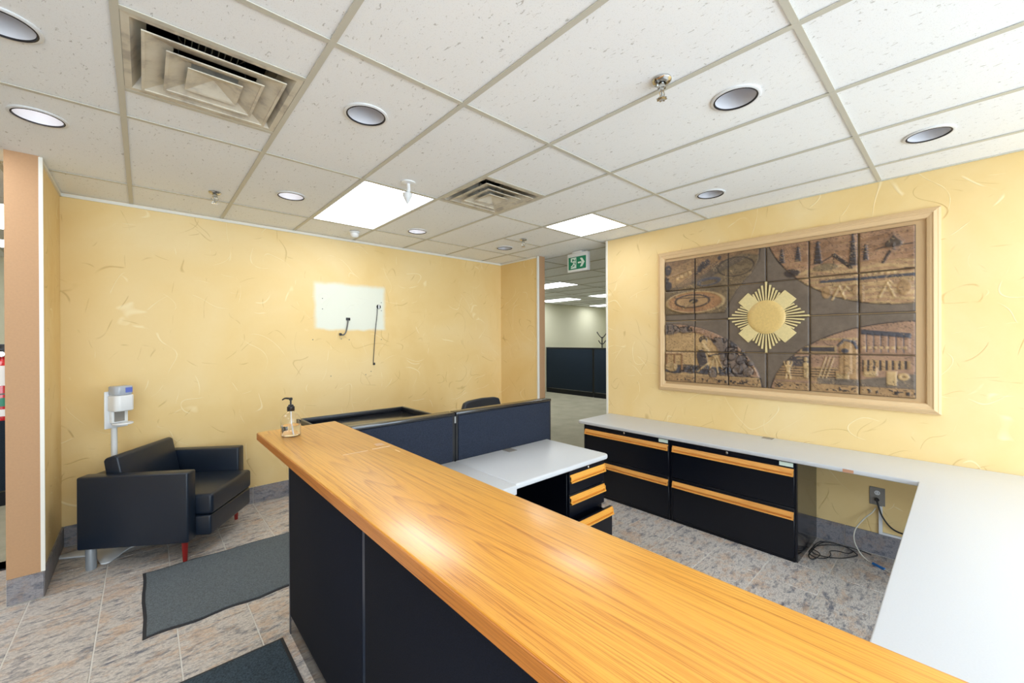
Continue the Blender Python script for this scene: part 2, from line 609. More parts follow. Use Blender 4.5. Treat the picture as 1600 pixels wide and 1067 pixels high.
# walls
def wall(name, x0, y0, x1, y1, fmats, label, z0=0.0, z1=H + .02):
    """fmats: dict of side -> material for -y,+x,+y,-x"""
    names = ['office_wall']
    mb = MB()
    v = [(x0, y0, z0), (x1, y0, z0), (x1, y1, z0), (x0, y1, z0), (x0, y0, z1), (x1, y0, z1), (x1, y1, z1), (x0, y1, z1)]
    fs = [('b', (0, 3, 2, 1)), ('t', (4, 5, 6, 7)), ('-y', (0, 1, 5, 4)), ('+x', (1, 2, 6, 5)), ('+y', (2, 3, 7, 6)), ('-x', (3, 0, 4, 7))]
    for k, f in fs:
        mt = fmats.get(k, 'office_wall')
        if mt not in names: names.append(mt)
        mb.f.append(f); mb.mi.append(names.index(mt))
    mb.v = v
    return struct(name, mb, names, label, 'wall')


wf = wall('wall_far', -.61, YA, XB + .14, YA + .13, {'-y': 'wall_patch', '+y': 'office_tan'}, 'yellow trowelled far wall with a pale unpainted rectangle and screw holes')
wl = wall('wall_left', -.61, 3.80, -.47, YA, {'+x': 'wall', '-x': 'office_tan', '-y': 'brown'}, 'short yellow wall at the left with tan brown end face')
wp = wall('wall_passage', XB, 3.85, XB + .14, YA, {'-x': 'wall', '-y': 'brown', '+x': 'brown'}, 'short yellow wall stub with brown end beside the passage')
wr = wall('wall_right', XB, -2.6, XB + .14, 2.735, {'-x': 'wall', '+y': 'brown'}, 'yellow trowelled right wall carrying the framed clay mural')
wall('wall_office_far', XL0, YB1, XL1, YB1 + .15, {'-y': 'office_wall'}, 'cream far wall of the office beyond the passage')
wall('wall_office_right', XL1, YB0, XL1 + .15, YB1, {}, 'cream end wall of the office')
wall('wall_outer_left', XL0 - .15, YB0, XL0, YB1, {'+x': 'office_tan'}, 'tan wall at the far left')
# back wall: shop front with a window band
bw = MB()
bw.box(XL0, YB0 - .12, 0, XL1, YB0, .1)
bw.box(XL0, YB0 - .12, 2.5, XL1, YB0, H + .02)
bw.box(XL0, YB0 - .12, .1, -2.9, YB0, 2.5)
bw.box(3.8, YB0 - .12, .1, XL1, YB0, 2.5)
struct('wall_back', bw, 'office_wall', 'cream wall behind the camera around the shop front glazing', 'wall')
wn = MB()
for k in range(6):
    x = -2.9 + 6.7 / 5 * k
    wn.box(x - .025, YB0 - .1, .1, x + .025, YB0 - .03, 2.5)
wn.box(-2.9, YB0 - .1, .1, 3.8, YB0 - .03, .15); wn.box(-2.9, YB0 - .1, 2.45, 3.8, YB0 - .03, 2.5)
win = struct('window_1', wn, 'steel', 'aluminium framed shop front glazing behind the camera', 'window')
for k in range(5):
    x = -2.9 + 6.7 / 5 * k
    obj('pane', B(x + .025, YB0 - .07, .15, x + 6.7 / 5 - .025, YB0 - .064, 2.45), 'pane', win)

# trims: white corner beads and ceiling angle
tn = [0]
def trim(mb, label, mat='white_trim', **k):
    tn[0] += 1
    return struct('trim_%d' % tn[0], mb, mat, label, 'trim', **k)
trim(B(-.474, 3.796, .16, -.456, 3.812, H), 'white corner bead on the edge of the left wall')
trim(B(XB - .012, 3.838, .16, XB + .018, 3.856, H), 'white corner bead beside the brown passage wall end')
trim(B(XB - .008, 2.728, 0, XB + .035, 2.75, H), 'white corner bead on the edge of the mural wall')
trim(MB().box(-.47, YA - .012, H - .024, XB, YA + .002, H).box(-.472, 3.81, H - .024, -.46, YA, H), 'white wall angle where the far and left walls meet the ceiling')
trim(B(XB - .012, 3.85, H - .022, XB + .002, YA, H), 'white wall angle above the short passage wall')
trim(B(XB - .012, -2.6, H - .003, XB + .001, 2.73, H + .012), 'cream wall angle above the mural wall', 'tbar')

# baseboards of cut tile pieces
def baseboard(name, axis, fixed, a0, a1, sign, off, label, h=.158):
    g = MB()
    t = .009
    if axis == 'x':   # runs along x at y = fixed, sticks out to sign*y
        g.box(a0, min(fixed, fixed + sign * .004), 0, a1, max(fixed, fixed + sign * .004), h)
    else:
        g.box(min(fixed, fixed + sign * .004), a0, 0, max(fixed, fixed + sign * .004), a1, h)
    b = struct(name, g, 'grout', label, 'baseboard')
    k0 = math.floor((a0 - off) / TP)
    x = off + k0 * TP
    while x < a1:
        p0, p1 = max(x + .002, a0), min(x + TP - .002, a1)
        if p1 - p0 > .01:
            if axis == 'x': q = B(p0, min(fixed, fixed + sign * .011), .004, p1, max(fixed, fixed + sign * .011), h)
            else: q = B(min(fixed, fixed + sign * .011), p0, .004, max(fixed, fixed + sign * .011), p1, h)
            obj('tile', q, 'stone_dark', b, bevel=.0015, bseg=1)
        x += TP
    return b
baseboard('baseboard_far', 'x', YA, -.458, XB - .011, -1, -.195, 'mottled stone tile skirting along the far yellow wall')
baseboard('baseboard_right', 'y', XB, -.6, 2.72, -1, .604, 'mottled stone tile skirting along the mural wall')
baseboard('baseboard_left', 'y', -.47, 3.80, YA - .0, 1, 3.47, 'mottled stone tile skirting along the short left wall')
baseboard('baseboard_left_end', 'x', 3.80, -.61, -.462, -1, -.61, 'stone tile skirting on the brown end of the left wall')
baseboard('baseboard_passage', 'y', XB, 3.86, YA - .012, -1, .604, 'stone tile skirting on the short passage wall')

# ------------------------------------------------------------------ ceiling
ceil = struct('ceiling', B(XL0, YB0, H + .3, XL1, YB1, H + .36), 'void', 'suspended ceiling of fissured white tiles in a cream metal grid', 'ceiling')
xs = [GX0 + GP * k for k in range(-6, 22)]
UY = [-2.035 - 0.0, -.815, .404, 1.614, 2.83, 4.05, 5.27, 6.49, 7.71, 8.93]
fl, zt = .012, H + .006
# downlights (x, y)
DL = {'a': (-.39, 3.138), 'b': (-.376, 2.30), 'c': (.839, 2.021), 'd': (.864, 3.535), 'e': (2.119, 3.811), 'f': (3.305, 3.788),
      'g': (2.083, .722), 'h': (3.257, .129), 'i': (3.301, 1.328)}
RH = .094
full_ct = None


def ctile(x0, y0, x1, y1):
    """a tile resting in the grid cell; may carry a downlight hole"""
    global full_ct
    cx0, cx1, cy0, cy1 = max(x0, XL0), min(x1, XL1), max(y0, YB0), min(y1, YB1)
    # clip to the room sides so that tiles do not run into walls
    if cx1 - cx0 < .03 or cy1 - cy0 < .03: return
    hole = [c for c in DL.values() if cx0 < c[0] < cx1 and cy0 < c[1] < cy1]
    g = .004
    ax0, ax1, ay0, ay1 = cx0 + g, cx1 - g, cy0 + g, cy1 - g
    if hole:
        hx, hy = hole[0]
        me = bpy.data.meshes.new('ceiling_tile'); bm = bmesh.new()
        outer = [bm.verts.new((x, y, zt)) for x, y in ((ax0, ay0), (ax1, ay0), (ax1, ay1), (ax0, ay1))]
        inner = [bm.verts.new((hx + RH * math.cos(2 * math.pi * k / 32), hy + RH * math.sin(2 * math.pi * k / 32), zt)) for k in range(32)]
        es = [bm.edges.new((outer[i], outer[(i + 1) % 4])) for i in range(4)] + [bm.edges.new((inner[i], inner[(i + 1) % 32])) for i in range(32)]
        r = bmesh.ops.triangle_fill(bm, use_beauty=True, edges=es)
        fs = [f for f in bm.faces]
        ex = bmesh.ops.extrude_face_region(bm, geom=fs)
        for v in [q for q in ex['geom'] if isinstance(q, bmesh.types.BMVert)]: v.co.z += .014
        bmesh.ops.recalc_face_normals(bm, faces=bm.faces)
        bm.to_mesh(me); bm.free()
        me.materials.append(MAT['ctile'])
        o = bpy.data.objects.new('ceiling_tile', me); C.objects.link(o); o.parent = ceil
        return
    if abs((x1 - x0) - GP) < .001 and abs((cx1 - cx0) - GP) < .001 and abs(cy1 - cy0 - 1.22) < .004:
        if full_ct is None:
            t = obj('ceiling_tile', MB().box(-GP / 2 + g, -.61 + g, 0, GP / 2 - g, .61 - g, .014), 'ctile', ceil)
            full_ct = t.data
        else:
            t = bpy.data.objects.new('ceiling_tile', full_ct); C.objects.link(t); t.parent = ceil
        t.location = ((x0 + x1) / 2, (y0 + y1) / 2, zt)
        return
    obj('ceiling_tile', B(ax0, ay0, zt, ax1, ay1, zt + .014), 'ctile', ceil)


def tee(x0, x1, y, w=.012):
    obj('cross_tee', MB().box(x0 + fl, y - w, H, x1 - fl, y + w, H + .004).box(x0 + fl, y - .002, H + .004, x1 - fl, y + .002, H + .03), 'tbar', ceil)


SPECIAL = {}   # (col, row) -> list of y splits with type
row = lambda y: UY.index(y)
CI = lambda x: int(round((x - xs[0]) / GP))
SPECIAL[(CI(-.07), 3)] = [(1.614, 1.92, 't'), (1.92, 2.53, 'vent'), (2.53, 2.83, 't')]
SPECIAL[(CI(1.1492), 4)] = [(2.83, 4.05, 'light')]
SPECIAL[(CI(1.7588), 3)] = [(1.614, 2.22, 't'), (2.22, 2.83, 'vent')]
SPECIAL[(CI(2.978), 3)] = [(1.614, 2.22, 't'), (2.22, 2.83, 'light')]
SPECIAL[(CI(2.978), 4)] = [(2.83, 3.44, 't'), (3.44, 4.05, 't')]
SPECIAL[(CI(3.5876), 3)] = [(1.614, 2.22, 't'), (2.22, 2.83, 't')]
LIGHTCELLS, VENTCELLS = [(CI(1.1492), 2.83, 4.05), (CI(2.978), 2.22, 2.83)], [(CI(-.07), 1.92, 2.53), (CI(1.7588), 2.22, 2.83)]
# office lights beyond the passages, then unseen panels added to brighten office and lobby
OFF = [(-1.2892, 5.27, 6.49, 'nearer fluorescent light seen left of the brown pillar'), (-1.2892, 6.93, 7.71, 'farther fluorescent light seen left of the brown pillar'),
       (6.0256, 5.27, 6.49, 'largest fluorescent panel through the passage, just under the exit sign'),
       (8.464, 5.27, 6.49, 'fluorescent panel at the right of the passage, nearer of the two there'),
       (8.464, 7.10, 8.32, 'fluorescent panel at the left of the passage, above the cream office wall'),
       (10.9024, 7.10, 8.32, 'fluorescent panel at the right of the passage, farther of the two there'),
       (8.464, 1.614, 2.83, 'added fluorescent fill panel in the office hidden behind the mural wall'),
       (5.4164, .404, 1.614, 'added unseen fluorescent fill panel in the corridor directly behind the mural wall'),
       (5.4164, 6.49, 7.70, 'added unseen fluorescent fill panel in the office behind the brown passage wall end'),
       (1.7588, 5.27, 6.49, 'added fluorescent fill panel hidden behind the yellow far wall'),
       (-1.2892, 2.83, 4.05, 'added fluorescent fill panel left of the brown pillar, outside the frame'),
       (-1.2892, .404, 1.614, 'added fluorescent lobby fill panel outside the frame at the left'),
       (1.1492, -2.035, -.815, 'added unseen fluorescent lobby fill panel in the middle, behind the camera'),
       (2.978, -2.035, -.815, 'added unseen fluorescent lobby fill panel at the right, behind the camera'),
       (-.6796, -2.035, -.815, 'added unseen fluorescent lobby fill panel at the left, behind the camera')]
LABEL = {}
for x, a, b, lb in OFF:
    c = CI(x)
    if a == 7.10:
        SPECIAL[(c, 7)] = [(6.49, 7.10, 't'), (7.10, 8.32, 'light')]
        SPECIAL[(c, 8)] = [(8.32, 8.93, 't')]
    elif b - a > 1.1:
        r = min(range(len(UY)), key=lambda q: abs(UY[q] - a))
        SPECIAL[(c, r)] = [(UY[r], UY[r + 1], 'light')]
    else:
        SPECIAL[(c, 7)] = [(6.49, 7.10, 't'), (7.10, 7.71, 'light')]
        a, b = 7.10, 7.71
    LABEL[len(LIGHTCELLS)] = lb
    LIGHTCELLS.append((c, a, b))

walls_x = (XB, XB + .14)
for ci in range(len(xs) - 1):
    x0, x1 = xs[ci], xs[ci + 1]
    if x0 > XL1 or x1 < XL0: continue
    obj('main_runner', MB().box(x0 - fl, YB0, H - .0005, x0 + fl, YB1, H + .004).box(x0 - .002, YB0, H + .004, x0 + .002, YB1, H + .035), 'tbar', ceil)
    for ri in range(-1, len(UY) - 1):
        y0 = UY[ri] if ri >= 0 else YB0 - .7
        y1 = UY[ri + 1]
        if y0 > YB1: continue
        for (a, b, kind) in SPECIAL.get((ci, ri), [(y0, y1, 't')]):
            if YB0 < a < YB1: tee(x0, x1, a)
            if kind == 't': ctile(x0, a, x1, b)

# ------------------------------------------------------------------ ceiling fixtures
def troffer(ci, a, b, label, group=None):
    x0, x1 = xs[ci] + fl, xs[ci + 1] - fl
    a, b = a + fl, b - fl
    t = thing('ceiling_light', label, 'ceiling light', ((x0 + x1) / 2, (a + b) / 2, H), 0, group)
    g = .012
    fr = MB()
    fr.box(x0, a, H + .001, x1, a + g, H + .06).box(x0, b - g, H + .001, x1, b, H + .06)
    fr.box(x0, a + g, H + .001, x0 + g, b - g, H + .06).box(x1 - g, a + g, H + .001, x1, b - g, H + .06)
    fr.box(x0, a, H + .06, x1, b, H + .075)
    obj('frame', fr, 'white_powder', t)
    obj('diffuser', B(x0 + g, a + g, H + .004, x1 - g, b - g, H + .009), 'troffer', t)
    return t

labs = {0: 'large rectangular fluorescent ceiling light nearest the far wall', 1: 'square fluorescent ceiling light before the exit sign'}
for i, (c, a, b) in enumerate(LIGHTCELLS):
    troffer(c, a, b, labs.get(i) or LABEL[i])


def vent(ci, a, label):
    x0 = xs[ci]
    cx, cy = x0 + GP / 2, a + .305
    t = thing('ceiling_vent', label, 'air vent', (cx, cy, H))
    def ring(o1, z1, o2, z2, th=.0025):
        mb = MB()
        v = []
        for (h, z) in ((o1, z1), (o2, z2), (o2, z2 + th), (o1, z1 + th)):
            v += [(cx - h, cy - h, z), (cx + h, cy - h, z), (cx + h, cy + h, z), (cx - h, cy + h, z)]
        f = []
        for lay in range(4):
            l2 = (lay + 1) % 4
            for k in range(4):
                f.append((lay * 4 + k, lay * 4 + (k + 1) % 4, l2 * 4 + (k + 1) % 4, l2 * 4 + k))
        return mb.add(v, f)
    fr = ring(.292, H + .001, .268, H + .002)
    r2 = ring(.268, H + .002, .222, H + .075); fr.add(r2.v, r2.f)
    obj('frame', fr, 'vent', t)
    bx = MB().add(*_open_box(cx, cy, .222, H + .075, H + .20))
    obj('plenum', bx, 'vent', t)
    obj('duct_opening', MB().lathe([(.125, H + .197), (.125, H + .17), (.12, H + .17), (.12, H + .197)], (cx, cy, 0), 28, cap=False), 'black_pl', t, smooth=True)
    obj('damper', MB().lathe([(.118, H + .19), (.118, H + .193)], (cx, cy, 0), 28), 'slot', t)
    dm = MB()
    for k in range(-4, 5): dm.box(cx + k * .024 - .001, cy - .1, H + .165, cx + k * .024 + .001, cy + .1, H + .185)
    dm.box(cx - .1, cy - .006, H + .16, cx + .1, cy + .006, H + .186)
    obj('damper_blades', dm, 'steel', t)
    for o1, z1, o2, z2 in ((.234, H - .010, .142, H + .020), (.162, H - .014, .082, H + .015)):
        lv = ring(o1, z1, o2, z2); lp = ring(o1 + .003, z1 - .002, o1 - .008, z1 - .001, .005); lv.add(lp.v, lp.f)
        obj('louver', lv, 'vent', t)
    cpz = MB().add([(cx - .095, cy - .095, H - .016), (cx + .095, cy - .095, H - .016), (cx + .095, cy + .095, H - .016), (cx - .095, cy + .095, H - .016),
                    (cx - .082, cy - .082, H - .013), (cx + .082, cy - .082, H - .013), (cx + .082, cy + .082, H - .013), (cx - .082, cy + .082, H - .013), (cx, cy, H + .020),
                    (cx - .095, cy - .095, H - .011), (cx + .095, cy - .095, H - .011), (cx + .095, cy + .095, H - .011), (cx - .095, cy + .095, H - .011), (cx, cy, H + .023)],
                   [(0, 1, 5, 4), (1, 2, 6, 5), (2, 3, 7, 6), (3, 0, 4, 7), (4, 5, 8), (5, 6, 8), (6, 7, 8), (7, 4, 8),
                    (0, 1, 10, 9), (1, 2, 11, 10), (2, 3, 12, 11), (3, 0, 9, 12), (9, 10, 13), (10, 11, 13), (11, 12, 13), (12, 9, 13)])
    obj('centre_plate', cpz, 'vent', t)
    for sx_ in (-1, 1): obj('hanger', B(cx + sx_ * .12 - .002, cy - .004, H + .02, cx + sx_ * .12 + .002, cy + .004, H + .17), 'steel', t)
    return t


def _open_box(cx, cy, h, z0, z1):
    th = .003
    v, f = [], []
    for hh in (h, h - th):
        for z in (z0, z1):
            v += [(cx - hh, cy - hh, z), (cx + hh, cy - hh, z), (cx + hh, cy + hh, z), (cx - hh, cy + hh, z)]
    for k in range(4):
        k2 = (k + 1) % 4
        f += [(k, k2, 4 + k2, 4 + k), (8 + k, 8 + k2, 12 + k2, 12 + k)]
    f += [(4, 5, 6, 7), (12, 13, 14, 15)]
    return v, f


vent(VENTCELLS[0][0], VENTCELLS[0][1], 'large square cream air vent nearest the camera, three stepped plates')
vent(VENTCELLS[1][0], VENTCELLS[1][1], 'small-looking square air vent between the two fluorescent lights')


def downlight(key, label, lit):
    x, y = DL[key]
    t = thing('downlight', label, 'downlight', (x, y, H))
    obj('trim_ring', MB().lathe([(.104, zt), (.106, zt - .005), (.102, zt - .008), (.0935, zt - .008), (.0935, zt + .003)], (x, y, 0), 40, cap=False), 'white_powder', t, smooth=True, angle=60)
    obj('shadow_gap', MB().lathe([(.0937, zt - .0085), (.0885, zt - .0095), (.0870, zt + .01)], (x, y, 0), 40, cap=False), 'dark_ring', t, smooth=True)
    obj('reflector', MB().lathe([(.0865, zt - .003), (.082, zt + .03), (.072, zt + .07), (.055, zt + .105), (.045, zt + .115)], (x, y, 0), 40, cap=False), 'reflector', t, smooth=True, angle=80)
    obj('can', MB().lathe([(.090, zt + .016), (.092, zt + .15), (.06, zt + .16)], (x, y, 0), 24, cap=False), 'slot', t, smooth=True)
    obj('bulb', MB().lathe([(.001, zt + .075), (.03, zt + .08), (.042, zt + .10), (.03, zt + .115), (.02, zt + .14)], (x, y, 0), 24), 'bulb' if lit else 'white_pl', t, smooth=True, angle=80)
    return t


downlight('a', 'recessed downlight above the brown end of the left wall', True)
downlight('b', 'recessed downlight at the left frame edge beside the large vent', False)
downlight('c', 'recessed downlight in the tile right of the large vent', False)
downlight('d', 'recessed downlight left of the large rectangular ceiling light', True)
downlight('e', 'recessed downlight right of the dome detector near the far wall', True)
downlight('f', 'small recessed downlight beside the farthest sprinkler', False)
downlight('g', 'recessed downlight right of the nearest sprinkler head', False)
downlight('h', 'recessed downlight above the right end of the mural wall', False)
downlight('i', 'recessed downlight above the left part of the mural', False)


def sprinkler(x, y, label):
    t = thing('sprinkler', label, 'sprinkler', (x, y, H))
    z = H
    obj('escutcheon', MB().lathe([(.040, z + .004), (.041, z - .002), (.034, z - .012), (.020, z - .016), (.016, z - .006)], (x, y, 0), 28), 'chrome', t, smooth=True)
    obj('body', MB().lathe([(.014, z - .006), (.014, z - .026), (.017, z - .027), (.017, z - .036), (.010, z - .038), (.009, z - .046)], (x, y, 0), 12), 'chrome', t, smooth=True)
    fr = MB()
    for s_ in (-1, 1):
        fr.tube([(x + s_ * .010, y, z - .036), (x + s_ * .021, y, z - .050), (x + s_ * .017, y, z - .066), (x + s_ * .003, y, z - .078)], .0032, 8)
    obj('frame', fr, 'chrome', t, smooth=True)
    obj('heat_link', MB().tube([(x, y, z - .044), (x, y, z - .074)], .0028, 8, 1), 'grey_pl', t, smooth=True)
    df = MB().lathe([(.004, z - .074), (.020, z - .080), (.020, z - .082), (.004, z - .080)], (x, y, 0), 16)
    for k in range(8):
        a = k * math.pi / 4
        df.box(x + .019 * math.cos(a) - .003, y + .019 * math.sin(a) - .003, z - .083, x + .019 * math.cos(a) + .003, y + .019 * math.sin(a) + .003, z - .079)
    obj('deflector', df, 'chrome', t)


sprinkler(1.690, .885, 'chrome sprinkler head nearest the camera beside a ceiling grid line')
sprinkler(.408, 3.825, 'chrome sprinkler head near the left wall in front of the far wall')
sprinkler(3.181, 3.325, 'small chrome sprinkler head near the passage opening')

t = thing('smoke_detector', 'round cream dome detector between the large light and the far wall', 'detector', (1.636, 4.25, H))
obj('base', MB().lathe([(.052, H), (.052, H - .012), (.045, H - .014)], (1.636, 4.25, 0), 28), 'white_pl', t, smooth=True)
obj('dome', MB().lathe([(.044, H - .012), (.044, H - .03), (.036, H - .048), (.02, H - .058), (.004, H - .061)], (1.636, 4.25, 0), 28), 'white_powder', t, smooth=True, angle=60)

sx0, sy0 = 1.42, 2.68
t = thing('ceiling_sensor', 'white cone-shaped ceiling sensor on a short neck before the large light', 'sensor', (sx0, sy0, H))
obj('mount_plate', MB().lathe([(.05, zt), (.05, zt - .008), (.03, zt - .012)], (sx0, sy0, 0), 28), 'white_pl', t, smooth=True)
obj('neck', MB().tube([(sx0, sy0, H - .005), (sx0 + .003, sy0, H - .05), (sx0 - .006, sy0, H - .075)], .013, 12), 'white_pl', t, smooth=True)
obj('lens_head', MB().lathe([(.001, 0), (.010, .012), (.034, .06), (.036, .075), (.02, .084), (.01, .086)], (sx0 - .008, sy0 - .002, H - .155), 20), 'white_powder', t, smooth=True)

# ------------------------------------------------------------------ exit sign
t = thing('exit_sign', 'white box exit sign with green running man and arrow', 'exit sign', (4.13, 3.30, H))
obj('canopy', B(4.10, 3.22, H - .022, 4.18, 3.38, H), 'white_pl', t, bevel=.004)
obj('housing', B(4.105, 3.140, 2.445, 4.165, 3.460, H - .022), 'white_pl', t, bevel=.006)
obj('panel', B(4.100, 3.160, 2.474, 4.106, 3.436, 2.632), 'green', t)
pic = MB()
FX0, FX1 = 4.0965, 4.1005
yy = lambda u: 3.436 - u * .276      # u across the panel from its left edge
zz = lambda v: 2.474 + v * .158
def pg(pts): pic.prism([(yy(u), zz(v)) for u, v in pts], FX0, FX1, 'x')
pg([(.14, .08), (.46, .08), (.46, .30), (.14, .16)]); pg([(.14, .94), (.46, .94), (.46, .84), (.14, .84)])
pg([(.43, .28), (.46, .28), (.46, .86), (.43, .86)]); pg([(.14, .62), (.22, .60), (.22, .86), (.14, .86)])
pg([(.56, .44), (.76, .44), (.76, .56), (.56, .56)])
pg([(.68, .84), (.80, .84), (.94, .50), (.80, .16), (.68, .16), (.80, .50)])
man = [[(.30, .68), (.37, .70), (.36, .46), (.29, .44)], [(.30, .48), (.36, .46), (.44, .26), (.39, .22)], [(.29, .50), (.34, .44), (.26, .28), (.16, .20), (.15, .28), (.23, .34)],
       [(.34, .68), (.36, .62), (.42, .54), (.43, .60)], [(.31, .68), (.30, .60), (.22, .56), (.22, .62)]]
for q in man: pg(q)
pic.lathe([(.011, 0), (.011, FX1 - FX0)], (FX0, yy(.355), zz(.80)), 14, axis='x')
obj('pictogram', pic, 'exit_white', t)

# ================================================================== MURAL
MX = XB
mural = thing('clay_relief_mural', 'framed clay relief mural of brown industrial scenes around a pale sun', 'mural', (XB, 1.12, 1.06))
# frame: stepped mitred moulding
def sweep_rect(y0, y1, z0, z1, prof):
    """prof: (inset from the outer edge, proud of the wall)"""
    mb = MB(); v, f = [], []
    for (i, p) in prof:
        v += [(MX - p, y0 + i, z0 + i), (MX - p, y1 - i, z0 + i), (MX - p, y1 - i, z1 - i), (MX - p, y0 + i, z1 - i)]
    n = len(prof)
    for a in range(n - 1):
        for k in range(4):
            k2 = (k + 1) % 4
            f.append((a * 4 + k, a * 4 + k2, a * 4 + 4 + k2, a * 4 + 4 + k))
    return mb.add(v, f)
obj('frame', sweep_rect(.098, 2.100, 1.058, 2.448, [(0, 0), (0, .022), (.012, .030), (.016, .030), (.018, .037), (.032, .044), (.036, .044), (.040, .038), (.052, .036), (.066, .030), (.070, .022), (.072, .006)]), 'beige', mural)
obj('backing_board', B(MX - .007, .165, 1.125, MX - .001, 2.033, 2.381), 'beige_back', mural)

# relief drawing in tile units: U to the right (6 tiles), V down (4 tiles)
rs = np.random.RandomState(3)
def vnoise(U, V, sc, seed, oct=4):
    out = np.zeros_like(U); amp = 1; tot = 0
    for o_ in range(oct):
        g = np.random.RandomState(seed + o_).rand(64, 64)
        x = U * sc * 2 ** o_ % 63; y = V * sc * 2 ** o_ % 63
        i = x.astype(int); j = y.astype(int); fx = x - i; fy = y - j
        fx = fx * fx * (3 - 2 * fx); fy = fy * fy * (3 - 2 * fy)
        i2 = (i + 1) % 64; j2 = (j + 1) % 64
        out += amp * ((g[i, j] * (1 - fx) + g[i2, j] * fx) * (1 - fy) + (g[i, j2] * (1 - fx) + g[i2, j2] * fx) * fy)
        tot += amp; amp *= .5
    return out / tot
lin = lambda r, g, b: np.array(srgb(r, g, b)[:3])
TAUPE, TERRA, TAN, CREAM, BLUE, DARK, OLIVE, PINK = lin(120, 106, 92), lin(166, 122, 84), lin(178, 142, 100), lin(206, 172, 122), lin(88, 88, 96), lin(60, 52, 50), lin(132, 112, 84), lin(170, 134, 108)
STEP = .006 / .3015


def relief(U, V):
    n1 = vnoise(U, V, 3, 1); n2 = vnoise(U, V, 14, 9); n3 = vnoise(U * .35, V * 3, 5, 21)
    h = 0 * U; col = np.zeros(U.shape + (3,)) + TAUPE * (.85 + .3 * n2[..., None])
    def ss(d, w=.02): return np.clip(.5 - d / w, 0, 1)
    def put(mask, c, dh=0, tex=.5):
        nonlocal h, col
        m_ = mask[..., None]
        col = col * (1 - m_) + (np.array(c) * (1 - tex / 2 + tex * n2[..., None])) * m_
        h = h + dh * mask
    def seg(ax_, ay, bx, by, w0, w1=None):
        w1 = w0 if w1 is None else w1
        px, py = U - ax_, V - ay; dx, dy = bx - ax_, by - ay
        t_ = np.clip((px * dx + py * dy) / (dx * dx + dy * dy), 0, 1)
        return np.hypot(px - dx * t_, py - dy * t_) - (w0 + (w1 - w0) * t_)
    def ell(cx, cy, a, b, rot=0):
        c_, s_ = math.cos(rot), math.sin(rot)
        x = (U - cx) * c_ + (V - cy) * s_; y = -(U - cx) * s_ + (V - cy) * c_
        return (np.hypot(x / a, y / b) - 1) * min(a, b)
    def bx(u0, v0, u1, v1): return np.maximum(np.abs(U - (u0 + u1) / 2) - (u1 - u0) / 2, np.abs(V - (v0 + v1) / 2) - (v1 - v0) / 2)
    def line(*p, w=.018, c=DARK, dh=.003):
        for a, b in zip(p[:-1], p[1:]): put(ss(seg(*a, *b, w)), c, dh)
    def interp(pts, x): return np.interp(x, [p[0] for p in pts], [p[1] for p in pts])
    # four scene fields
    tl = np.where(V < 1.9, interp([(0, 2.86), (.35, 2.82), (.7, 2.62), (1.1, 2.25), (1.5, 2.02), (1.82, 1.9)], V), -9) - U
    tl = np.minimum(tl, 1.80 - V)
    trr = 2.88 - np.hypot(U - 5.75, (V + 1.02) * 1.02)
    bl = np.minimum(2.86 - np.hypot(U - .05, (V - 4.15) * 1.38), V - 2.10)
    br = np.minimum(2.98 - np.hypot(U - 6.05, (V - 4.25) * 1.45), V - 2.15)
    f_tl, f_tr, f_bl, f_br = [ss(-q, .03) for q in (tl, trr, bl, br)]
    for fm, c in ((f_tl, TERRA * .5 + OLIVE * .5), (f_tr, PINK * .6 + TERRA * .4), (f_bl, CREAM * .75 + TERRA * .25), (f_br, PINK)):
        put(fm, c, .004, .6)
    for q in (tl, trr, bl, br): put(ss(np.abs(q) - .018), DARK, -.002)
    L = lambda f: f
    # --- top left: hills, trees, farm road, circular basin
    k = f_tl * ss(-(V - (.62 + .25 * np.sin(U * 2.1) - .12 * U)), .05)
    put(k, OLIVE * .9, .001, .9)
    k = f_tl * ss(.05 - (V - .25 + .35 * (U - .2)), .05) * ss(V - .9)
    put(k * ss(U - .9) * .7, TAN, .001, .7)
    for a in np.linspace(0, 1, 9): line((.1 + a * 1.2, 1.05 - .3 * a), (1.4 + a * 1.2, .25 - .08 * a), w=.008, c=BLUE * .7, dh=.0015)
    for (x, y, r) in ((.1, .30, .13), (.12, .82, .12), (.07, .6, .07), (1.25, .28, .1), (1.15, .38, .09), (1.38, .22, .09), (1.05, .5, .06), (1.75, .12, .05)):
        put(ss(ell(x, y, r, r * 1.3) + .05 * (n1 - .5), .03), DARK * .7 + BLUE * .3, .005, .9)
    for (x, y) in ((.45, .62), (.58, .56), (.72, .52), (.86, .46)): put(ss(bx(x - .05, y - .05, x + .05, y + .05)), CREAM, .004)
    line((.1, .55), (.5, .45), (.95, .32), w=.02, c=TAN, dh=.004)
    put(ss(ell(1.42, .82, .38, .13, -.1)), BLUE, .004); put(ss(ell(1.42, .84, .26, .07, -.1)), OLIVE * .8, -.002)
    put(ss(np.abs(ell(2.2, .45, .5, .28)) - .012), DARK, -.002)
    put(ss(ell(.98, 1.42, .92, .36)), TERRA * 1.05, .007); put(ss(np.abs(ell(.98, 1.42, .90, .34)) - .02), CREAM * .8, .004)
    put(ss(np.abs(ell(.92, 1.38, .52, .2)) - .022), DARK * 1.2, .003); put(ss(ell(.92, 1.38, .5, .18)), TAN * 1.05, .001)
    put(ss(ell(.98, 1.38, .14, .07)), DARK * 1.3, .005); line((.98, 1.38), (.66, 1.62), w=.022, c=CREAM * .7); line((.35, 1.25), (1.6, 1.3), w=.012, c=DARK * 1.4)
    # --- top right: derricks, crane, coast, trestles
    k = f_tr * ss(.75 - V)
    put(k * (.25 + .6 * (np.sin((V + .10 * n3 + .05 * np.sin(U * 5)) * 42) > .1)), CREAM * .85, .0025, .8)
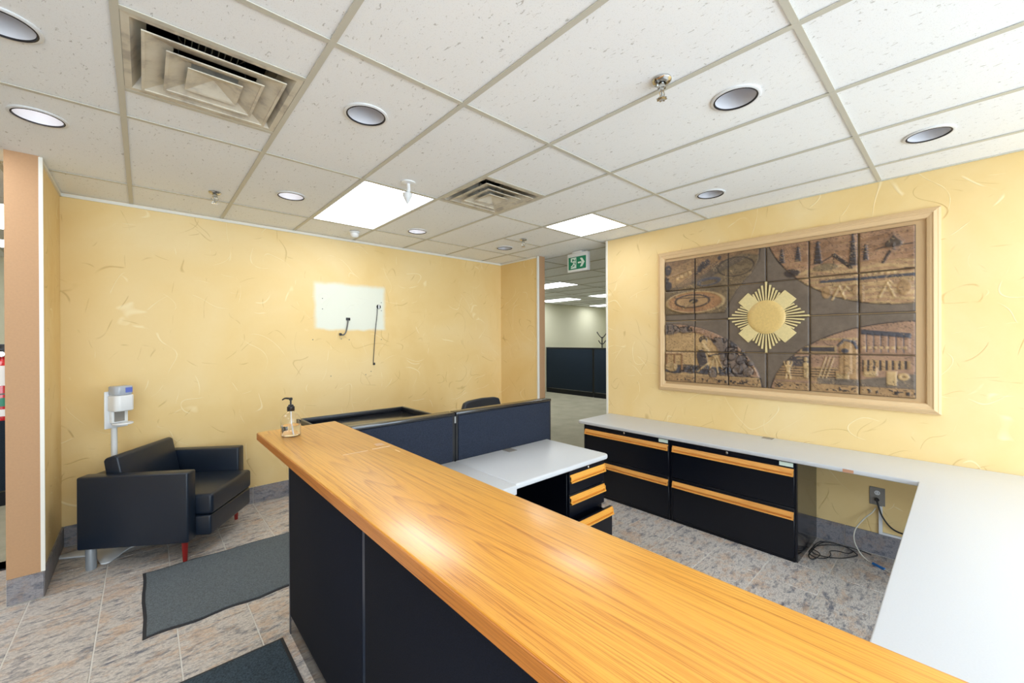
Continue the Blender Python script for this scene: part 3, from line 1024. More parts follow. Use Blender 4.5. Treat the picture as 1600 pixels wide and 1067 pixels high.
    put(f_tr * .55 * (np.sin((V + .3 * n3) * 24) > .45) * ss(V - .8), TERRA * .72, -.001, .5)
    for (x, y0_, y1_, w_) in ((3.38, .12, .52, .07), (3.76, .12, .52, .07), (4.18, .06, .66, .09), (4.90, .0, .80, .085), (5.12, .30, .70, .05)):
        put(ss(np.maximum(np.abs(U - x) - w_ * (.25 + .75 * (V - y0_) / (y1_ - y0_)), np.maximum(y0_ - V, V - y1_))), DARK * 1.05, .006, .8)
        for q in np.linspace(y0_ + .05, y1_, 6): put(ss(np.maximum(np.abs(V - q) - .008, np.abs(U - x) - .07)), BLUE * .9, .002)
    line((4.52, .48), (4.86, .84), w=.045, c=DARK); line((4.52, .48), (4.22, .66), w=.015, c=DARK); line((4.52, .48), (4.52, .8), w=.01, c=DARK)
    line((5.95, .42), (5.42, .44), (5.3, .48), w=.012, c=DARK * 1.2); line((5.62, .44), (5.44, .80), w=.03, c=DARK * 1.3)
    put(ss(ell(4.35, .78, .28, .10) + .04 * (n1 - .5)), OLIVE * 1.05, .005, .8); put(ss(ell(3.62, .82, .2, .12) + .08 * (n1 - .5)), DARK * 1.2, .004, .9)
    # suit-like pointed emblem
    put(ss(np.abs(U - 5.62) + np.abs(V - .34) * .8 - .21), PINK * .8, .003)
    put(ss(ell(5.56, .38, .085, .085)), DARK * .9 + OLIVE * .2, .004); put(ss(ell(5.69, .38, .085, .085)), DARK * .9 + OLIVE * .2, .004)
    put(ss(np.maximum((np.abs(U - 5.625) * 1.25 + (.36 - V) * .9) - .17, V - .38)), DARK * .9 + OLIVE * .2, .004); put(ss(bx(5.605, .4, 5.645, .52)), DARK, .004)
    line((4.25, 1.13), (6, 1.13), w=.035, c=BLUE * .8, dh=.004)
    line((4.35, 1.28), (5.55, 1.24), (5.6, 1.3), w=.018, c=CREAM, dh=.005)
    for x in np.arange(5.05, 5.7, .11): put(ss(bx(x, 1.0, x + .06, 1.07)), CREAM, .004)
    for x in (4.62, 5.52): line((x - .14, 1.62), (x, 1.28), (x + .12, 1.62), w=.02, c=CREAM, dh=.005); line((x - .08, 1.48), (x + .07, 1.48), w=.012, c=CREAM, dh=.004)
    line((4.68, 1.5), (4.76, 1.3), (4.86, 1.45), w=.016, c=CREAM, dh=.004); line((5.06, 1.3), (5.06, 1.7), w=.025, c=TAN, dh=.004)
    for x, r_q in ((4.36, .13), (5.82, .15), (4.95, .1)): put(ss(ell(x, 1.42, r_q * .8, r_q * 1.2)), TAN * 1.05, .005, .8)
    # --- bottom left: cavern, miner with drill, rocks, cabin
    rock = np.abs(((vnoise(U, V, 5, 40, 2)) - .5)) * 2
    cavity = np.hypot(U - .55, (V - 3.35) * 1.25) - 1.25
    k = f_bl * ss(-cavity + .1 * (n1 - .5) * 3, .06) * ss(V - 3.72)
    put(k, BLUE * .8 + TAN * .35, .010, .9)
    put(k * ss(rock - .10, .06), DARK, -.008)
    k = f_bl * ss(-(bl - .0), .02) * ss(bl - .25, .05); put(k * ss(V - 3.7) * (n1 > .48), PINK, .004); put(k * (np.abs(n1 - .5) < .03), DARK, -.004)
    k = f_bl * ss(np.abs(V - 3.62 + .1 * n1) - .13, .05) * ss(U - 2.0); put(k, BLUE * .85, .006, .9); put(k * ss(rock - .12, .06), DARK, -.005)
    for q in ((0.0, 3.05, .62, 3.10), (.02, 3.05, .09, 3.6), (.55, 3.05, .62, 3.6), (.3, 3.1, .36, 3.6)): put(ss(bx(*q)), TERRA * .8, .005)
    put(ss(ell(.22, 3.52, .2, .13) + .1 * (n1 - .5)), CREAM * .8, .005, .9)
    put(ss(ell(1.26, 2.62, .13, .12)), DARK * 1.4, .008); put(ss(ell(1.30, 2.70, .08, .09)), CREAM, .003)
    put(ss(seg(1.2, 2.84, 1.3, 3.0, .13, .14)), CREAM * .95, .010); put(ss(seg(1.2, 3.1, 1.28, 3.45, .16, .14)), DARK * 1.3 + BLUE * .2, .008)
    line((1.28, 2.86), (1.5, 3.1), (1.75, 3.06), w=.045, c=CREAM, dh=.008); line((1.45, 3.12), (2.0, 2.98), w=.03, c=DARK * 1.4, dh=.008)
    for q in (((1.7, 3.1), (1.1, 3.62)), ((1.6, 3.1), (1.45, 3.62)), ((1.62, 3.12), (1.72, 3.62)), ((1.66, 3.1), (1.85, 3.5))): line(*q, w=.022, c=CREAM, dh=.006)
    for (x, y, a_) in ((1.55, 3.66, .16), (2.1, 3.1, .14), (2.35, 3.2, .15), (2.25, 3.5, .16), (2.55, 3.55, .16), (2.0, 3.55, .12), (2.62, 3.3, .1), (1.95, 3.3, .1), (2.45, 2.95, .1), (2.15, 2.75, .12)):
        put(f_bl * ss(ell(x, y, a_, a_ * .75, x) + .05 * (n1 - .5)), BLUE * .7 + TAN * .4 * ((x * 7) % 1), .008, .9); put(f_bl * ss(np.abs(ell(x, y, a_, a_ * .75, x)) - .012), DARK, -.004)
    # --- bottom right: works building, machinery, bins, figures
    put(f_br * ss(np.abs(V - 2.62) - .025) * ss(3.9 - U) * ss(U - 5.0), CREAM * .85, .004)
    top = 2.42 + .20 * (U - 4.9) ** 1.0 * .6
    k = f_br * ss(np.maximum(np.maximum(5.02 - U, U - 5.9), np.maximum(top - V, V - 2.95))); put(k, PINK * 1.05, .004); put(k * (np.abs((U * 7.5) % 1 - .5) < .14), BLUE * 1.0 + PINK * .2, -.003)
    k = f_br * ss(np.maximum(np.maximum(5.02 - U, U - 5.92), np.abs(V - top) - .06)); put(k, BLUE * .75, .004)
    for x in np.arange(5.06, 5.85, .105): put(ss(bx(x, 2.80, x + .06, 2.86)), CREAM, .003)
    put(f_br * ss(bx(3.80, 2.80, 4.56, 2.98)), CREAM * .8, .003); put(f_br * ss(bx(3.84, 2.83, 4.52, 2.95)), DARK * 1.3, -.002)
    for v_ in (2.86, 2.90): put(ss(bx(3.84, v_, 4.52, v_ + .012)), BLUE, .002)
    for q in ((4.62, 2.62, 4.86, 3.5), (4.72, 2.74, 4.98, 3.62)): put(f_br * ss(bx(*q)), TAN * 1.02, .006, .8)
    line((4.6, 2.78), (4.72, 2.64), (4.9, 2.68), (4.97, 2.85), w=.03, c=BLUE, dh=.004); put(ss(ell(4.74, 2.92, .08, .06)), BLUE * .8, .004)
    put(f_br * ss(bx(3.28, 3.06, 4.0, 3.34)), DARK * 1.45 + BLUE * .2, .004, .4)
    k = f_br * ss(bx(3.2, 3.34, 4.6, 3.72)); put(k, TAN, .002); put(k * (np.abs((V * 14) % 1 - .5) < .12), DARK * 1.4, -.002)
    for q in (4.34, 4.42, 4.50): line((q, 3.08), (q - .16, 3.64), w=.014, c=CREAM * .9, dh=.005)
    for x, y in ((4.68, 3.55), (5.2, 3.4)): put(ss(bx(x - .13, y - .10, x + .13, y + .10)), CREAM * .85, .008); put(ss(ell(x, y - .1, .13, .045)), TAN, .002); put(ss(ell(x, y + .1, .13, .045)), CREAM * .85, .004)
    k = f_br * ss(np.maximum(np.maximum(5.05 - U, U - 5.92), np.maximum(3.12 - V, V - (3.42 - .12 * (U - 5.0))))); put(k, TAN, .002); put(k * (np.abs((U * 9) % 1 - .5) < .12), DARK * 1.4, -.002)
    put(ss(ell(3.52, 3.24, .045, .05)), CREAM, .008); put(ss(seg(3.52, 3.34, 3.52, 3.48, .06, .045)), CREAM, .008); line((3.5, 3.48), (3.46, 3.68), w=.022, c=CREAM, dh=.006); line((3.54, 3.48), (3.57, 3.68), w=.022, c=CREAM, dh=.006)
    line((3.46, 3.34), (3.42, 3.22), w=.018, c=CREAM, dh=.006); line((3.58, 3.34), (3.62, 3.22), w=.018, c=CREAM, dh=.006)
    put(ss(ell(3.93, 3.14, .05, .06)), CREAM * .9, .008); put(ss(seg(3.93, 3.28, 3.93, 3.6, .065, .05)), CREAM * .9, .008)
    put(f_br * ss(-(V - (3.62 - .20 * np.clip(U - 5, 0, 1)))) * ss(4.15 - U) * ss(V - 3.80), TAUPE * 1.1, .001)
    put(ss(bx(5.50, 3.38, 5.68, 3.72)), CREAM * .95, .006); put(ss(ell(5.80, 3.50, .10, .085)), CREAM, .006); put(ss(ell(5.80, 3.50, .035, .03)), TAN * .7, -.004)
    # bottom frieze
    k = ss(-(V - 3.78)) * ss(np.minimum(U - 2.78, 3.2 - U) * 1.0 * np.where((U > 2.78) & (U < 3.2), 1, -1) * 0 + np.where((U > 2.78) & (U < 3.2), 1.0, -1.0))
    put(k, TAN, .001, .7); put(ss(np.abs(V - 3.78) - .01) * k, DARK, -.003)
    put(k * (vnoise(U, V, 16, 77, 2) > .60) * ss(np.abs(V - 3.88) - .06), DARK * 1.1, .004)
    # tool-drawn contour scoring over the scenes
    sc_ = f_tl + f_tr + f_bl + f_br
    ctr = np.abs(((vnoise(U * .8, V * 2.2, 3, 60, 3) * 13) % 1) - .5)
    k = np.clip(sc_, 0, 1) * ss(ctr - .07, .08) * (n3 > .42)
    put(k * .6, DARK * 1.1, -.0015)
    ctr = np.abs(((vnoise(U * 1.2, V * 1.2, 4, 90, 2) * 9) % 1) - .5)
    put(np.clip(sc_, 0, 1) * ss(ctr - .05, .06) * (n1 > .5) * .5, CREAM * .9, .0015)
    eg = np.minimum.reduce([U % 1, 1 - U % 1, V % 1, 1 - V % 1])
    put(ss(eg - .012, .02) * .8, DARK * .6, 0)
    return h, np.clip(col * (.66 + .40 * n1[..., None]), 0, 1)


TS = 1.81 / 6
for r in range(4):
    for c in range(6):
        proud = MX - .024 - random.uniform(-.003, .004)
        g = .003
        nn = 46
        u = np.linspace(0, 1, nn); 
        UU, VV = np.meshgrid(c + u, r + u, indexing='ij')
        hh, cc = relief(UU, VV)
        edge = np.minimum.reduce([UU - c, c + 1 - UU, VV - r, r + 1 - VV]) * TS
        hh = hh - .006 * np.exp(-edge / .004)
        jx, jz = random.uniform(-.0015, .0015), random.uniform(-.0015, .0015)
        ys_ = 2.026 - g - (UU - c) * (TS - 2 * g) - c * TS + jx
        zs_ = 2.353 - g - (VV - r) * (.3005 - 2 * g) - r * .3005 + jz
        xs_ = proud - hh
        verts = np.stack([xs_, ys_, zs_], -1).reshape(-1, 3)
        mb = MB()
        idx = np.arange(nn * nn).reshape(nn, nn)
        faces = np.stack([idx[:-1, :-1], idx[1:, :-1], idx[1:, 1:], idx[:-1, 1:]], -1).reshape(-1, 4).tolist()
        per = list(idx[:, 0]) + list(idx[-1, 1:]) + list(idx[-2::-1, -1]) + list(idx[0, -2:0:-1])
        vl = [tuple(p) for p in verts.tolist()]
        b0 = len(vl)
        vl += [(MX - .007, vl[p][1], vl[p][2]) for p in per]
        np_ = len(per)
        for k in range(np_):
            faces.append((int(per[k]), int(per[(k + 1) % np_]), b0 + (k + 1) % np_, b0 + k))
        faces.append(tuple(b0 + k for k in range(np_)))
        mb.add(vl, faces)
        o = obj('relief_tile', mb, 'clay', mural, smooth=True, angle=50)
        at = o.data.color_attributes.new('glaze', 'FLOAT_COLOR', 'POINT')
        cols = np.ones((len(vl), 4)); cols[:nn * nn, :3] = cc.reshape(-1, 3); cols[nn * nn:, :3] = DARK
        at.data.foreach_set('color', cols.ravel())

SCY, SCZ = 1.120, 1.756
sx_front = MX - .030
obj('sun_disc', MB().lathe([(.143, .0), (.143, -.010), (.136, -.016), (.10, -.019), (.001, -.021)], (sx_front, SCY, SCZ), 48, axis='x'), 'clay_disc', mural, smooth=True)
for q in range(4):
    a = math.pi / 4 + q * math.pi / 2
    ca, sa = math.cos(a), math.sin(a)
    pts = [(.10, -.056), (.250, -.056), (.250, .056), (.10, .056)]
    poly = [(SCY + u * ca - v * sa, SCZ + u * sa + v * ca) for u, v in pts]
    obj('sun_block', MB().prism(poly, sx_front - .012, sx_front + .006, 'x'), 'clay_gold', mural, bevel=.002, bseg=1)
    for k in range(-4, 5):
        b = q * math.pi / 2 + k * R(6.6)
        cb, sb = math.cos(b), math.sin(b)
        rr = .300 / (abs(cb) + abs(sb)) * (1.0 if k else 1.0)
        w0, w1 = .0040, .0068
        poly = [(SCY + u * cb - v * sb, SCZ + u * sb + v * cb) for u, v in ((.12, -w0), (rr, -w1), (rr, w1), (.12, w0))]
        obj('sun_ray', MB().prism(poly, sx_front - .009, sx_front + .006, 'x'), 'clay_gold', mural)

# ================================================================== RIGHT SIDE FURNITURE
D = .735
XC = 3.372       # cabinet fronts
# continuous pale worktop, L-shaped
wt = thing('desk_worktop', 'long pale grey L-shaped worktop along the mural wall', 'worktop', (3.6, 1.2, D))
def rounded_L():
    x0 = XC - .022
    pts = [(XB - .004, 2.70), (x0 + .035, 2.70), (x0 + .010, 2.69), (x0, 2.665), (x0, .175), (.93, .175), (.93, -.60), (XB - .004, -.60)]
    return pts
obj('top', MB().prism(rounded_L(), D - .030, D), 'laminate', wt, bevel=.006, bseg=3)
obj('cable_grommet', MB().prism([(3.925, 1.145), (3.865, 1.145), (3.865, 1.065), (3.925, 1.065)], D - .001, D + .003), 'grey_pl', wt, bevel=.001, bseg=1)
obj('chipped_edge', B(XC - .0235, .470, D - .026, XC - .0195, .525, D - .006), 'bare_wood', wt)['label'] = 'brown chipped edge spot'
obj('support_panel', MB().box(.96, -.56, 0, .99, .10, D - .03), 'black_metal', wt)
obj('support_panel', MB().box(3.3, -.58, 0, XB - .02, -.55, D - .03), 'black_metal', wt)


def pull_y(x, y0, y1, z, parent, mat='pull_y'):
    """long wooden drawer pull on a front that faces -x"""
    # profile in (x, z): flat upper face, finger groove, lower lip
    hgt = .052
    prof = [(0, hgt), (-.004, hgt), (-.013, .024), (-.012, .020), (-.002, .019), (-.002, .011), (-.020, .010), (-.020, .001), (0, .0)] 
    mb = MB()
    v = [(x + a, y0, z + b) for a, b in prof] + [(x + a, y1, z + b) for a, b in prof]
    n = len(prof)
    f = [tuple(range(n)), tuple(range(n, 2 * n))[::-1]] + [(i, i + 1, n + i + 1, n + i) for i in range(n - 1)] + [(n - 1, 0, n, 2 * n - 1)]
    mb.add(v, f)
    mb.box(x - .014, y0, z, x, y0 + .012, z + hgt - .012); mb.box(x - .014, y1 - .012, z, x, y1, z + hgt - .012)
    return obj('handle', mb, mat, parent, bevel=0)


def lateral(y0, y1, label):
    c = thing('filing_cabinet', label, 'cabinet', (3.65, (y0 + y1) / 2, 0))
    x = XC
    z1 = D - .032
    obj('body', MB().box(x + .022, y0, 0, XB - .014, y1, z1), ['black_metal'], c, bevel=.002, bseg=1)
    fr = MB().box(x, y0, .012, x + .022, y0 + .012, z1).box(x, y1 - .012, .012, x + .022, y1, z1).box(x, y0 + .012, z1 - .036, x + .022, y1 - .012, z1).box(x + .012, y0 + .012, 0, x + .022, y1 - .012, .03)
    obj('front_frame', fr, 'black_metal', c)
    for (a, b, hz) in ((.385, z1 - .038, .606), (.032, .381, .303)):
        dr = obj('drawer', B(x - .003, y0 + .014, a, x + .020, y1 - .014, b), 'black_metal', c, bevel=.003, bseg=1)
        pull_y(x - .003, y0 + .016, y1 - .016, hz, dr)
    obj('lock', MB().lathe([(.009, 0), (.009, -.006), (.006, -.008)], (x, (y0 + y1) / 2 + (0 if y0 < 1 else -.01), z1 - .018), 16, axis='x'), 'chrome', c, smooth=True)
    obj('label_holder', B(x - .0025, y0 + .02, z1 - .034, x + .001, y0 + .105, z1 - .006), 'mint', c)
    obj('side_panel', B(x + .02, y0 - .0015, .0, XB - .015, y0 + .0005, z1), 'gloss_side', c)
    return c
lateral(1.70, 2.625, 'black two-drawer lateral cabinet with oak pulls nearest the passage')
lateral(.780, 1.693, 'black two-drawer lateral cabinet with oak pulls beside the knee space')

# ------------------------------------------------------------------ wall outlet, raceway and cables in the knee space
t = thing('wall_outlet', 'grey double wall outlet under the worktop', 'outlet', (XB - .004, .42, .425))
obj('plate', B(XB - .007, .378, .362, XB, .463, .490), 'grey_pl', t, bevel=.002, bseg=1)
for z in (.398, .452):
    obj('socket', MB().lathe([(.016, 0), (.016, -.003)], (XB - .007, .42, z), 20, axis='x'), 'white_powder' if z > .43 else 'grey_pl', t)
    obj('slot', MB().box(XB - .0112, .412, z - .004, XB - .0098, .414, z + .006).box(XB - .0112, .426, z - .004, XB - .0098, .428, z + .006), 'slot', t)
t = thing('cable_raceway', 'white plastic cable channel running down from the outlet', 'cable channel', (XB, .4, .16))
obj('channel', MB().box(XB - .018, .392, .175, XB, .412, .362), 'white_pl', t, bevel=.001, bseg=1)
obj('channel', MB().box(XB - .018, .02, .161, XB, .412, .176), 'white_pl', t, bevel=.001, bseg=1)
t = thing('power_cord', 'thick black cord plugged into the grey wall outlet', 'cord', (XB - .02, .42, .43))
obj('plug', MB().lathe([(.012, 0), (.014, -.012), (.009, -.026)], (XB - .011, .421, .405), 14, axis='x'), 'black_pl', t, smooth=True)
obj('cord', MB().tube([(3.915, .421, .405), (3.905, .412, .375), (3.905, .392, .305), (3.91, .356, .245), (3.915, .312, .214), (3.92, .24, .206), (3.93, .1, .205)], .0055, 8), 'black_pl', t, smooth=True)
t = thing('network_cable', 'off-white cable with a blue connector curving down to the floor', 'cable', (3.75, .4, 0))
wc = [(3.925, .428, .345), (3.915, .445, .31), (3.90, .485, .258), (3.86, .530, .18), (3.82, .534, .11), (3.79, .50, .045), (3.775, .455, .008), (3.745, .408, .005), (3.728, .376, .005), (3.70, .34, .005), (3.672, .305, .005), (3.62, .22, .005)]
obj('cable', MB().tube(wc, .0042, 8), 'cable_white', t, smooth=True)
obj('connector', MB().tube([(3.756, .424, .007), (3.716, .360, .007)], .009, 8, 1), 'blue_plug', t, smooth=True)
t = thing('coiled_cord', 'thin black cord lying in loose loops on the floor by the cabinet', 'cord', (3.7, .7, 0))
cc_ = [(3.70, .765, .004), (3.64, .70, .004), (3.52, .72, .004), (3.56, .752, .004), (3.66, .752, .004), (3.785, .745, .005), (3.887, .713, .005), (3.912, .639, .006), (3.868, .55, .008), (3.798, .565, .006), (3.792, .62, .004), (3.75, .66, .004), (3.684, .646, .004),
       (3.60, .66, .005), (3.555, .71, .008), (3.60, .758, .010), (3.72, .758, .010), (3.84, .745, .010), (3.90, .68, .010), (3.89, .585, .010), (3.85, .53, .004), (3.80, .52, .006), (3.66, .60, .008), (3.60, .72, .012), (3.70, .755, .012), (3.82, .70, .012), (3.90, .60, .010), (3.915, .50, .006), (3.90, .45, .004)]
obj('cord', MB().tube(cc_, .0032, 6), 'black_pl', t, smooth=True)

# ================================================================== MIDDLE DESK
dk = thing('reception_desk', 'pale grey topped desk with black drawer pedestal against the partition', 'desk', (1.9, 2.05, 0))
DY0, DY1 = 1.735, 2.362
def bull(x0, x1, name, mat, r=.020):
    # worktop with rolled front edge, profile in (y,z)
    th = .036
    pr = [(DY1, D), (DY0 + r, D)] + [(DY0 + r - r * math.sin(a), D - r + r * math.cos(a)) for a in [R(15 * k) for k in range(1, 7)]] + [(DY0, D - th + .008), (DY0 + .008, D - th), (DY1, D - th)]
    return obj(name, MB().prism(pr, x0, x1, 'x'), mat, dk, smooth=True, angle=35)
mb = MB()
corner = [(1.5945, DY1), (1.5945, DY0), (2.49, DY0), (2.515, DY0 + .01), (2.525, DY0 + .035), (2.525, DY1)]
obj('worktop', MB().prism(corner, D - .034, D), 'laminate', dk, bevel=.011, bseg=4)
obj('return_worktop', MB().prism([(.66, DY1), (.66, 1.722), (1.590, 1.722), (1.590, DY1)], D - .056, D - .001), 'laminate', dk, bevel=.004, bseg=2)
obj('cable_grommet', B(2.015, 2.265, D - .001, 2.095, 2.345, D + .003), 'grey_pl', dk, bevel=.001, bseg=1)
obj('modesty_panel', B(.70, 2.325, .06, 2.09, 2.345, D - .034), 'black_metal', dk)
obj('end_panel', B(1.575, 1.80, 0, 1.600, 2.345, D - .034), 'black_metal', dk)
ped = obj('pedestal', MB().box(2.083, DY0 + .035, 0, 2.475, 2.34, D - .034), 'black_metal', dk, bevel=.002, bseg=1)
obj('pedestal_rail', B(2.083, DY0 + .012, D - .062, 2.475, DY0 + .035, D - .034), 'black_metal', dk)


def pull_x(x0, x1, y, z, parent):
    hgt = .052
    prof = [(0, hgt), (-.004, hgt), (-.013, .024), (-.012, .020), (-.002, .019), (-.002, .011), (-.020, .010), (-.020, .001), (0, .0)] 
    v = [(x0, y + a, z + b) for a, b in prof] + [(x1, y + a, z + b) for a, b in prof]
    n = len(prof)
    mb = MB().add(v, [tuple(range(n)), tuple(range(n, 2 * n))[::-1]] + [(i, i + 1, n + i + 1, n + i) for i in range(n - 1)] + [(n - 1, 0, n, 2 * n - 1)])
    mb.box(x0, y - .014, z, x0 + .010, y, z + hgt - .012); mb.box(x1 - .010, y - .014, z, x1, y, z + hgt - .012)
    return obj('handle', mb, 'pull_x', parent)


for (a, b, hz, out) in ((.545, .672, .622, 0), (.392, .540, .478, 0), (.035, .386, .332, .068)):
    y = DY0 + .012 - out
    bd = MB().box(2.086, y, a, 2.472, y + .022, b)
    if out: bd.box(2.10, y + .022, a + .02, 2.104, y + .3, b - .03).box(2.454, y + .022, a + .02, 2.458, y + .3, b - .03).box(2.10, y + .022, a + .02, 2.458, y + .3, a + .024)
    dr = obj('drawer', bd, 'black_metal', dk, bevel=.002, bseg=1)
    pull_x(2.088, 2.470, y, min(hz, b - .052), dr)
obj('lock', MB().lathe([(.009, 0), (.009, -.006), (.006, -.008)], (2.285, DY0 + .012, D - .047), 16, axis='y'), 'chrome', dk, smooth=True)

# ================================================================== PARTITION
PY0, PY1, PZ = 2.364, 2.445, 1.068
def panel(x0, x1, label):
    p = thing('partition_panel', label, 'partition', ((x0 + x1) / 2, (PY0 + PY1) / 2, 0))
    g = .018
    fr = MB().box(x0, PY0 + .008, 0, x0 + g, PY1 - .008, PZ - .022).box(x1 - g, PY0 + .008, 0, x1, PY1 - .008, PZ - .022).box(x0 + g, PY0 + .02, .1, x1 - g, PY1 - .02, PZ - .022)
    obj('frame', fr, 'black_trim', p)
    obj('top_cap', B(x0, PY0, PZ - .022, x1, PY1, PZ), 'black_gloss', p, bevel=.004)
    obj('fabric_pad', B(x0 + g, PY0, .10, x1 - g, PY0 + .02, PZ - .024), 'navy', p, bevel=.006)
    obj('fabric_pad', B(x0 + g, PY1 - .02, .10, x1 - g, PY1, PZ - .024), 'navy', p, bevel=.006)
    obj('kick_plate', B(x0 + g, PY0 + .006, .0, x1 - g, PY1 - .006, .098), 'black_trim', p)
    return p
panel(.886, 1.600, 'navy fabric partition panel directly behind the oak counter end')
panel(1.612, 2.585, 'navy fabric partition panel behind the pale grey desk, nearer the passage')
t = thing('panel_connector', 'narrow dark upright between the two navy partition panels', 'connector', (1.606, 2.40, 0))
obj('post', B(1.600, PY0 + .014, 0, 1.612, PY1 - .014, PZ - .006), 'slot', t)
obj('clip', B(1.600, PY0 + .006, PZ - .075, 1.612, PY0 + .014, PZ - .03), 'steel', t)

# ================================================================== OAK COUNTER
ct = thing('reception_counter', 'long golden oak topped reception counter with navy panel front', 'counter', (.66, .9, 0))
CX0, CX1, CYE = .458, .882, 2.612
tp = MB().prism([(CX0, -1.2), (CX1, -1.2), (CX1, 2.622), (CX0, 2.585)], 1.070 - .040, 1.070)
top = obj('counter_top', tp, 'oak_top', ct, bevel=.003, bseg=2)
obj('edge_band', B(CX0 - .003, -1.2, 1.070 - .040, CX0 + .001, 2.583, 1.070 - .004), 'oak_edge', ct, bevel=.001, bseg=1)
FXF = .573
ys = [2.423, 1.427, .43, -.57, -1.2]
for a, b in zip(ys[:-1], ys[1:]):
    lo, hi = b, a
    obj('front_panel', B(FXF, lo + .012, .105, FXF + .02, hi - .012, 1.028), 'navy_dark', ct, bevel=.005)
    obj('kick_plate', B(FXF + .004, lo + .012, 0, FXF + .07, hi - .012, .10), 'black_gloss', ct)
    obj('post', B(FXF + .002, hi - .012, 0, FXF + .076, hi + .012 if hi < 2 else hi + .010, 1.030), 'post', ct, bevel=.002, bseg=1)
    obj('back_panel', B(FXF + .058, lo + .012, .105, FXF + .078, hi - .012, 1.028), 'navy_dark', ct, bevel=.005)
    obj('core', B(FXF + .02, lo + .012, .10, FXF + .058, hi - .012, 1.028), 'black_trim', ct)
# worn joint across the top
sc = MB()
zc = 1.0702
sc.box(.640, 1.806, zc, .752, 1.812, zc + .0003); sc.box(.775, 1.812, zc, .862, 1.820, zc + .0003)
sc.box(.846, 1.690, zc, .851, 1.735, zc + .0003)
obj('worn_joint', sc, 'scuff', ct)['label'] = 'pale worn line across the oak top'
obj('tape_residue', MB().prism([(.815, 1.855), (.855, 1.85), (.858, 1.90), (.82, 1.905)], zc, zc + .0002), 'smudge', ct)

# ------------------------------------------------------------------ hand sanitizer bottle
bx_, by_ = .573, 2.372
bt = thing('pump_bottle', 'clear pump bottle of hand gel on the end of the oak counter', 'bottle', (bx_, by_, 1.0702))
z = 1.0704
R0 = .0475
outer = [(.001, 0), (R0 - .004, 0), (R0, .005), (R0, .078), (R0 - .002, .092), (R0 - .009, .106), (R0 - .021, .118), (.016, .125), (.0145, .130), (.0145, .138)]
inner = [(r - .0022 if r > .01 else r, zz_ + (.0025 if i < 3 else 0)) for i, (r, zz_) in enumerate(outer)][::-1]
bb = MB().lathe([(r, z + a) for r, a in outer] + [(max(r, .0008), z + a) for r, a in inner], (bx_, by_, 0), 40, cap=False, sx=1.0, sy=1.0)
obj('bottle_body', bb, 'pet', bt, smooth=True, angle=60)
gel = [(.0008, .0032), (R0 - .007, .0032), (R0 - .0035, .008), (R0 - .0035, .056), (.0008, .056)]
obj('gel', MB().lathe([(r, z + a) for r, a in gel], (bx_, by_, 0), 36, cap=False), 'gel', bt, smooth=True, angle=40)
obj('cap', MB().lathe([(.0165, .130), (.018, .132), (.018, .152), (.014, .155), (.011, .163), (.006, .165)], (bx_, by_, z), 24), 'black_pl', bt, smooth=True)
pm = MB().lathe([(.0045, .160), (.0045, .185), (.008, .187), (.009, .196), (.006, .200)], (bx_, by_, z), 16)
pm.tube([(bx_, by_, z + .194), (bx_ - .022, by_ + .018, z + .196), (bx_ - .034, by_ + .027, z + .188)], [.0055, .003], 8)
obj('pump', pm, 'black_pl', bt, smooth=True)
obj('dip_tube', MB().tube([(bx_, by_, z + .135), (bx_ + .003, by_, z + .07), (bx_ + .01, by_, z + .006)], .003, 8), 'white_pl', bt, smooth=True)

# ------------------------------------------------------------------ black credenza with lipped tray top behind the partition
cr = thing('black_credenza', 'black cabinet with glossy lipped top behind the partition', 'cabinet', (1.13, 2.7, 0))
obj('body', B(.78, 2.46, 0, 1.49, 2.84, 1.0), 'black_metal', cr, bevel=.003)
obj('top', B(.76, 2.45, 1.0, 1.515, 2.96, 1.022), 'black_gloss', cr, bevel=.002)
rim = MB().box(.76, 2.94, 1.022, 1.515, 2.965, 1.052).box(1.495, 2.45, 1.022, 1.517, 2.94, 1.052).box(.76, 2.64, 1.022, .78, 2.94, 1.052)
obj('rim', rim, 'black_trim', cr, bevel=.003)
obj('door', B(.80, 2.838, .05, 1.13, 2.850, .98), 'black_metal', cr); obj('door', B(1.14, 2.838, .05, 1.47, 2.850, .98), 'black_metal', cr)

# ------------------------------------------------------------------ office chair behind the partition
ch = thing('office_chair', 'dark grey office chair with only its backrest top showing over the partition', 'chair', (2.60, 3.05, 0), R(8))
def lobj(name, mb, mat, p, **k): return obj(name, mb, mat, p, local=True, **k)
bk = [(-.25, .62), (-.27, .70), (-.268, .90), (-.245, .955), (-.18, .972), (0, .980), (.18, .972), (.245, .955), (.268, .90), (.27, .70), (.25, .62), (.15, .56), (-.15, .56)]
lobj('backrest', MB().prism(bk, .23, .285, 'y'), 'leather', ch, bevel=.014, bseg=3)
lobj('seat', MB().prism([(-.24, -.24), (.24, -.24), (.255, -.1), (.24, .2), (-.24, .2), (-.255, -.1)], .44, .50), 'leather', ch, bevel=.018, bseg=3)
lobj('back_bracket', MB().tube([(0, .05, .43), (0, .24, .43), (0, .30, .52), (0, .292, .75)], .018, 8), 'black_pl', ch, smooth=True)
lobj('gas_lift', MB().lathe([(.028, .08), (.028, .25), (.02, .25), (.02, .43)], (0, 0, 0), 16), 'black_pl', ch, smooth=True)
for k in range(5):
    a = 2 * math.pi * k / 5 + .3
    leg = lobj('leg', MB().tube([(0, 0, .11), (.15 * math.cos(a), .15 * math.sin(a), .095), (.29 * math.cos(a), .29 * math.sin(a), .07)], [.026, .016], 8), 'black_pl', ch, smooth=True)
    lobj('caster', MB().lathe([(.012, -.018), (.027, -.016), (.027, .016), (.012, .018)], (.29 * math.cos(a), .29 * math.sin(a), .028), 16, axis='y'), 'black_pl', leg, smooth=True)
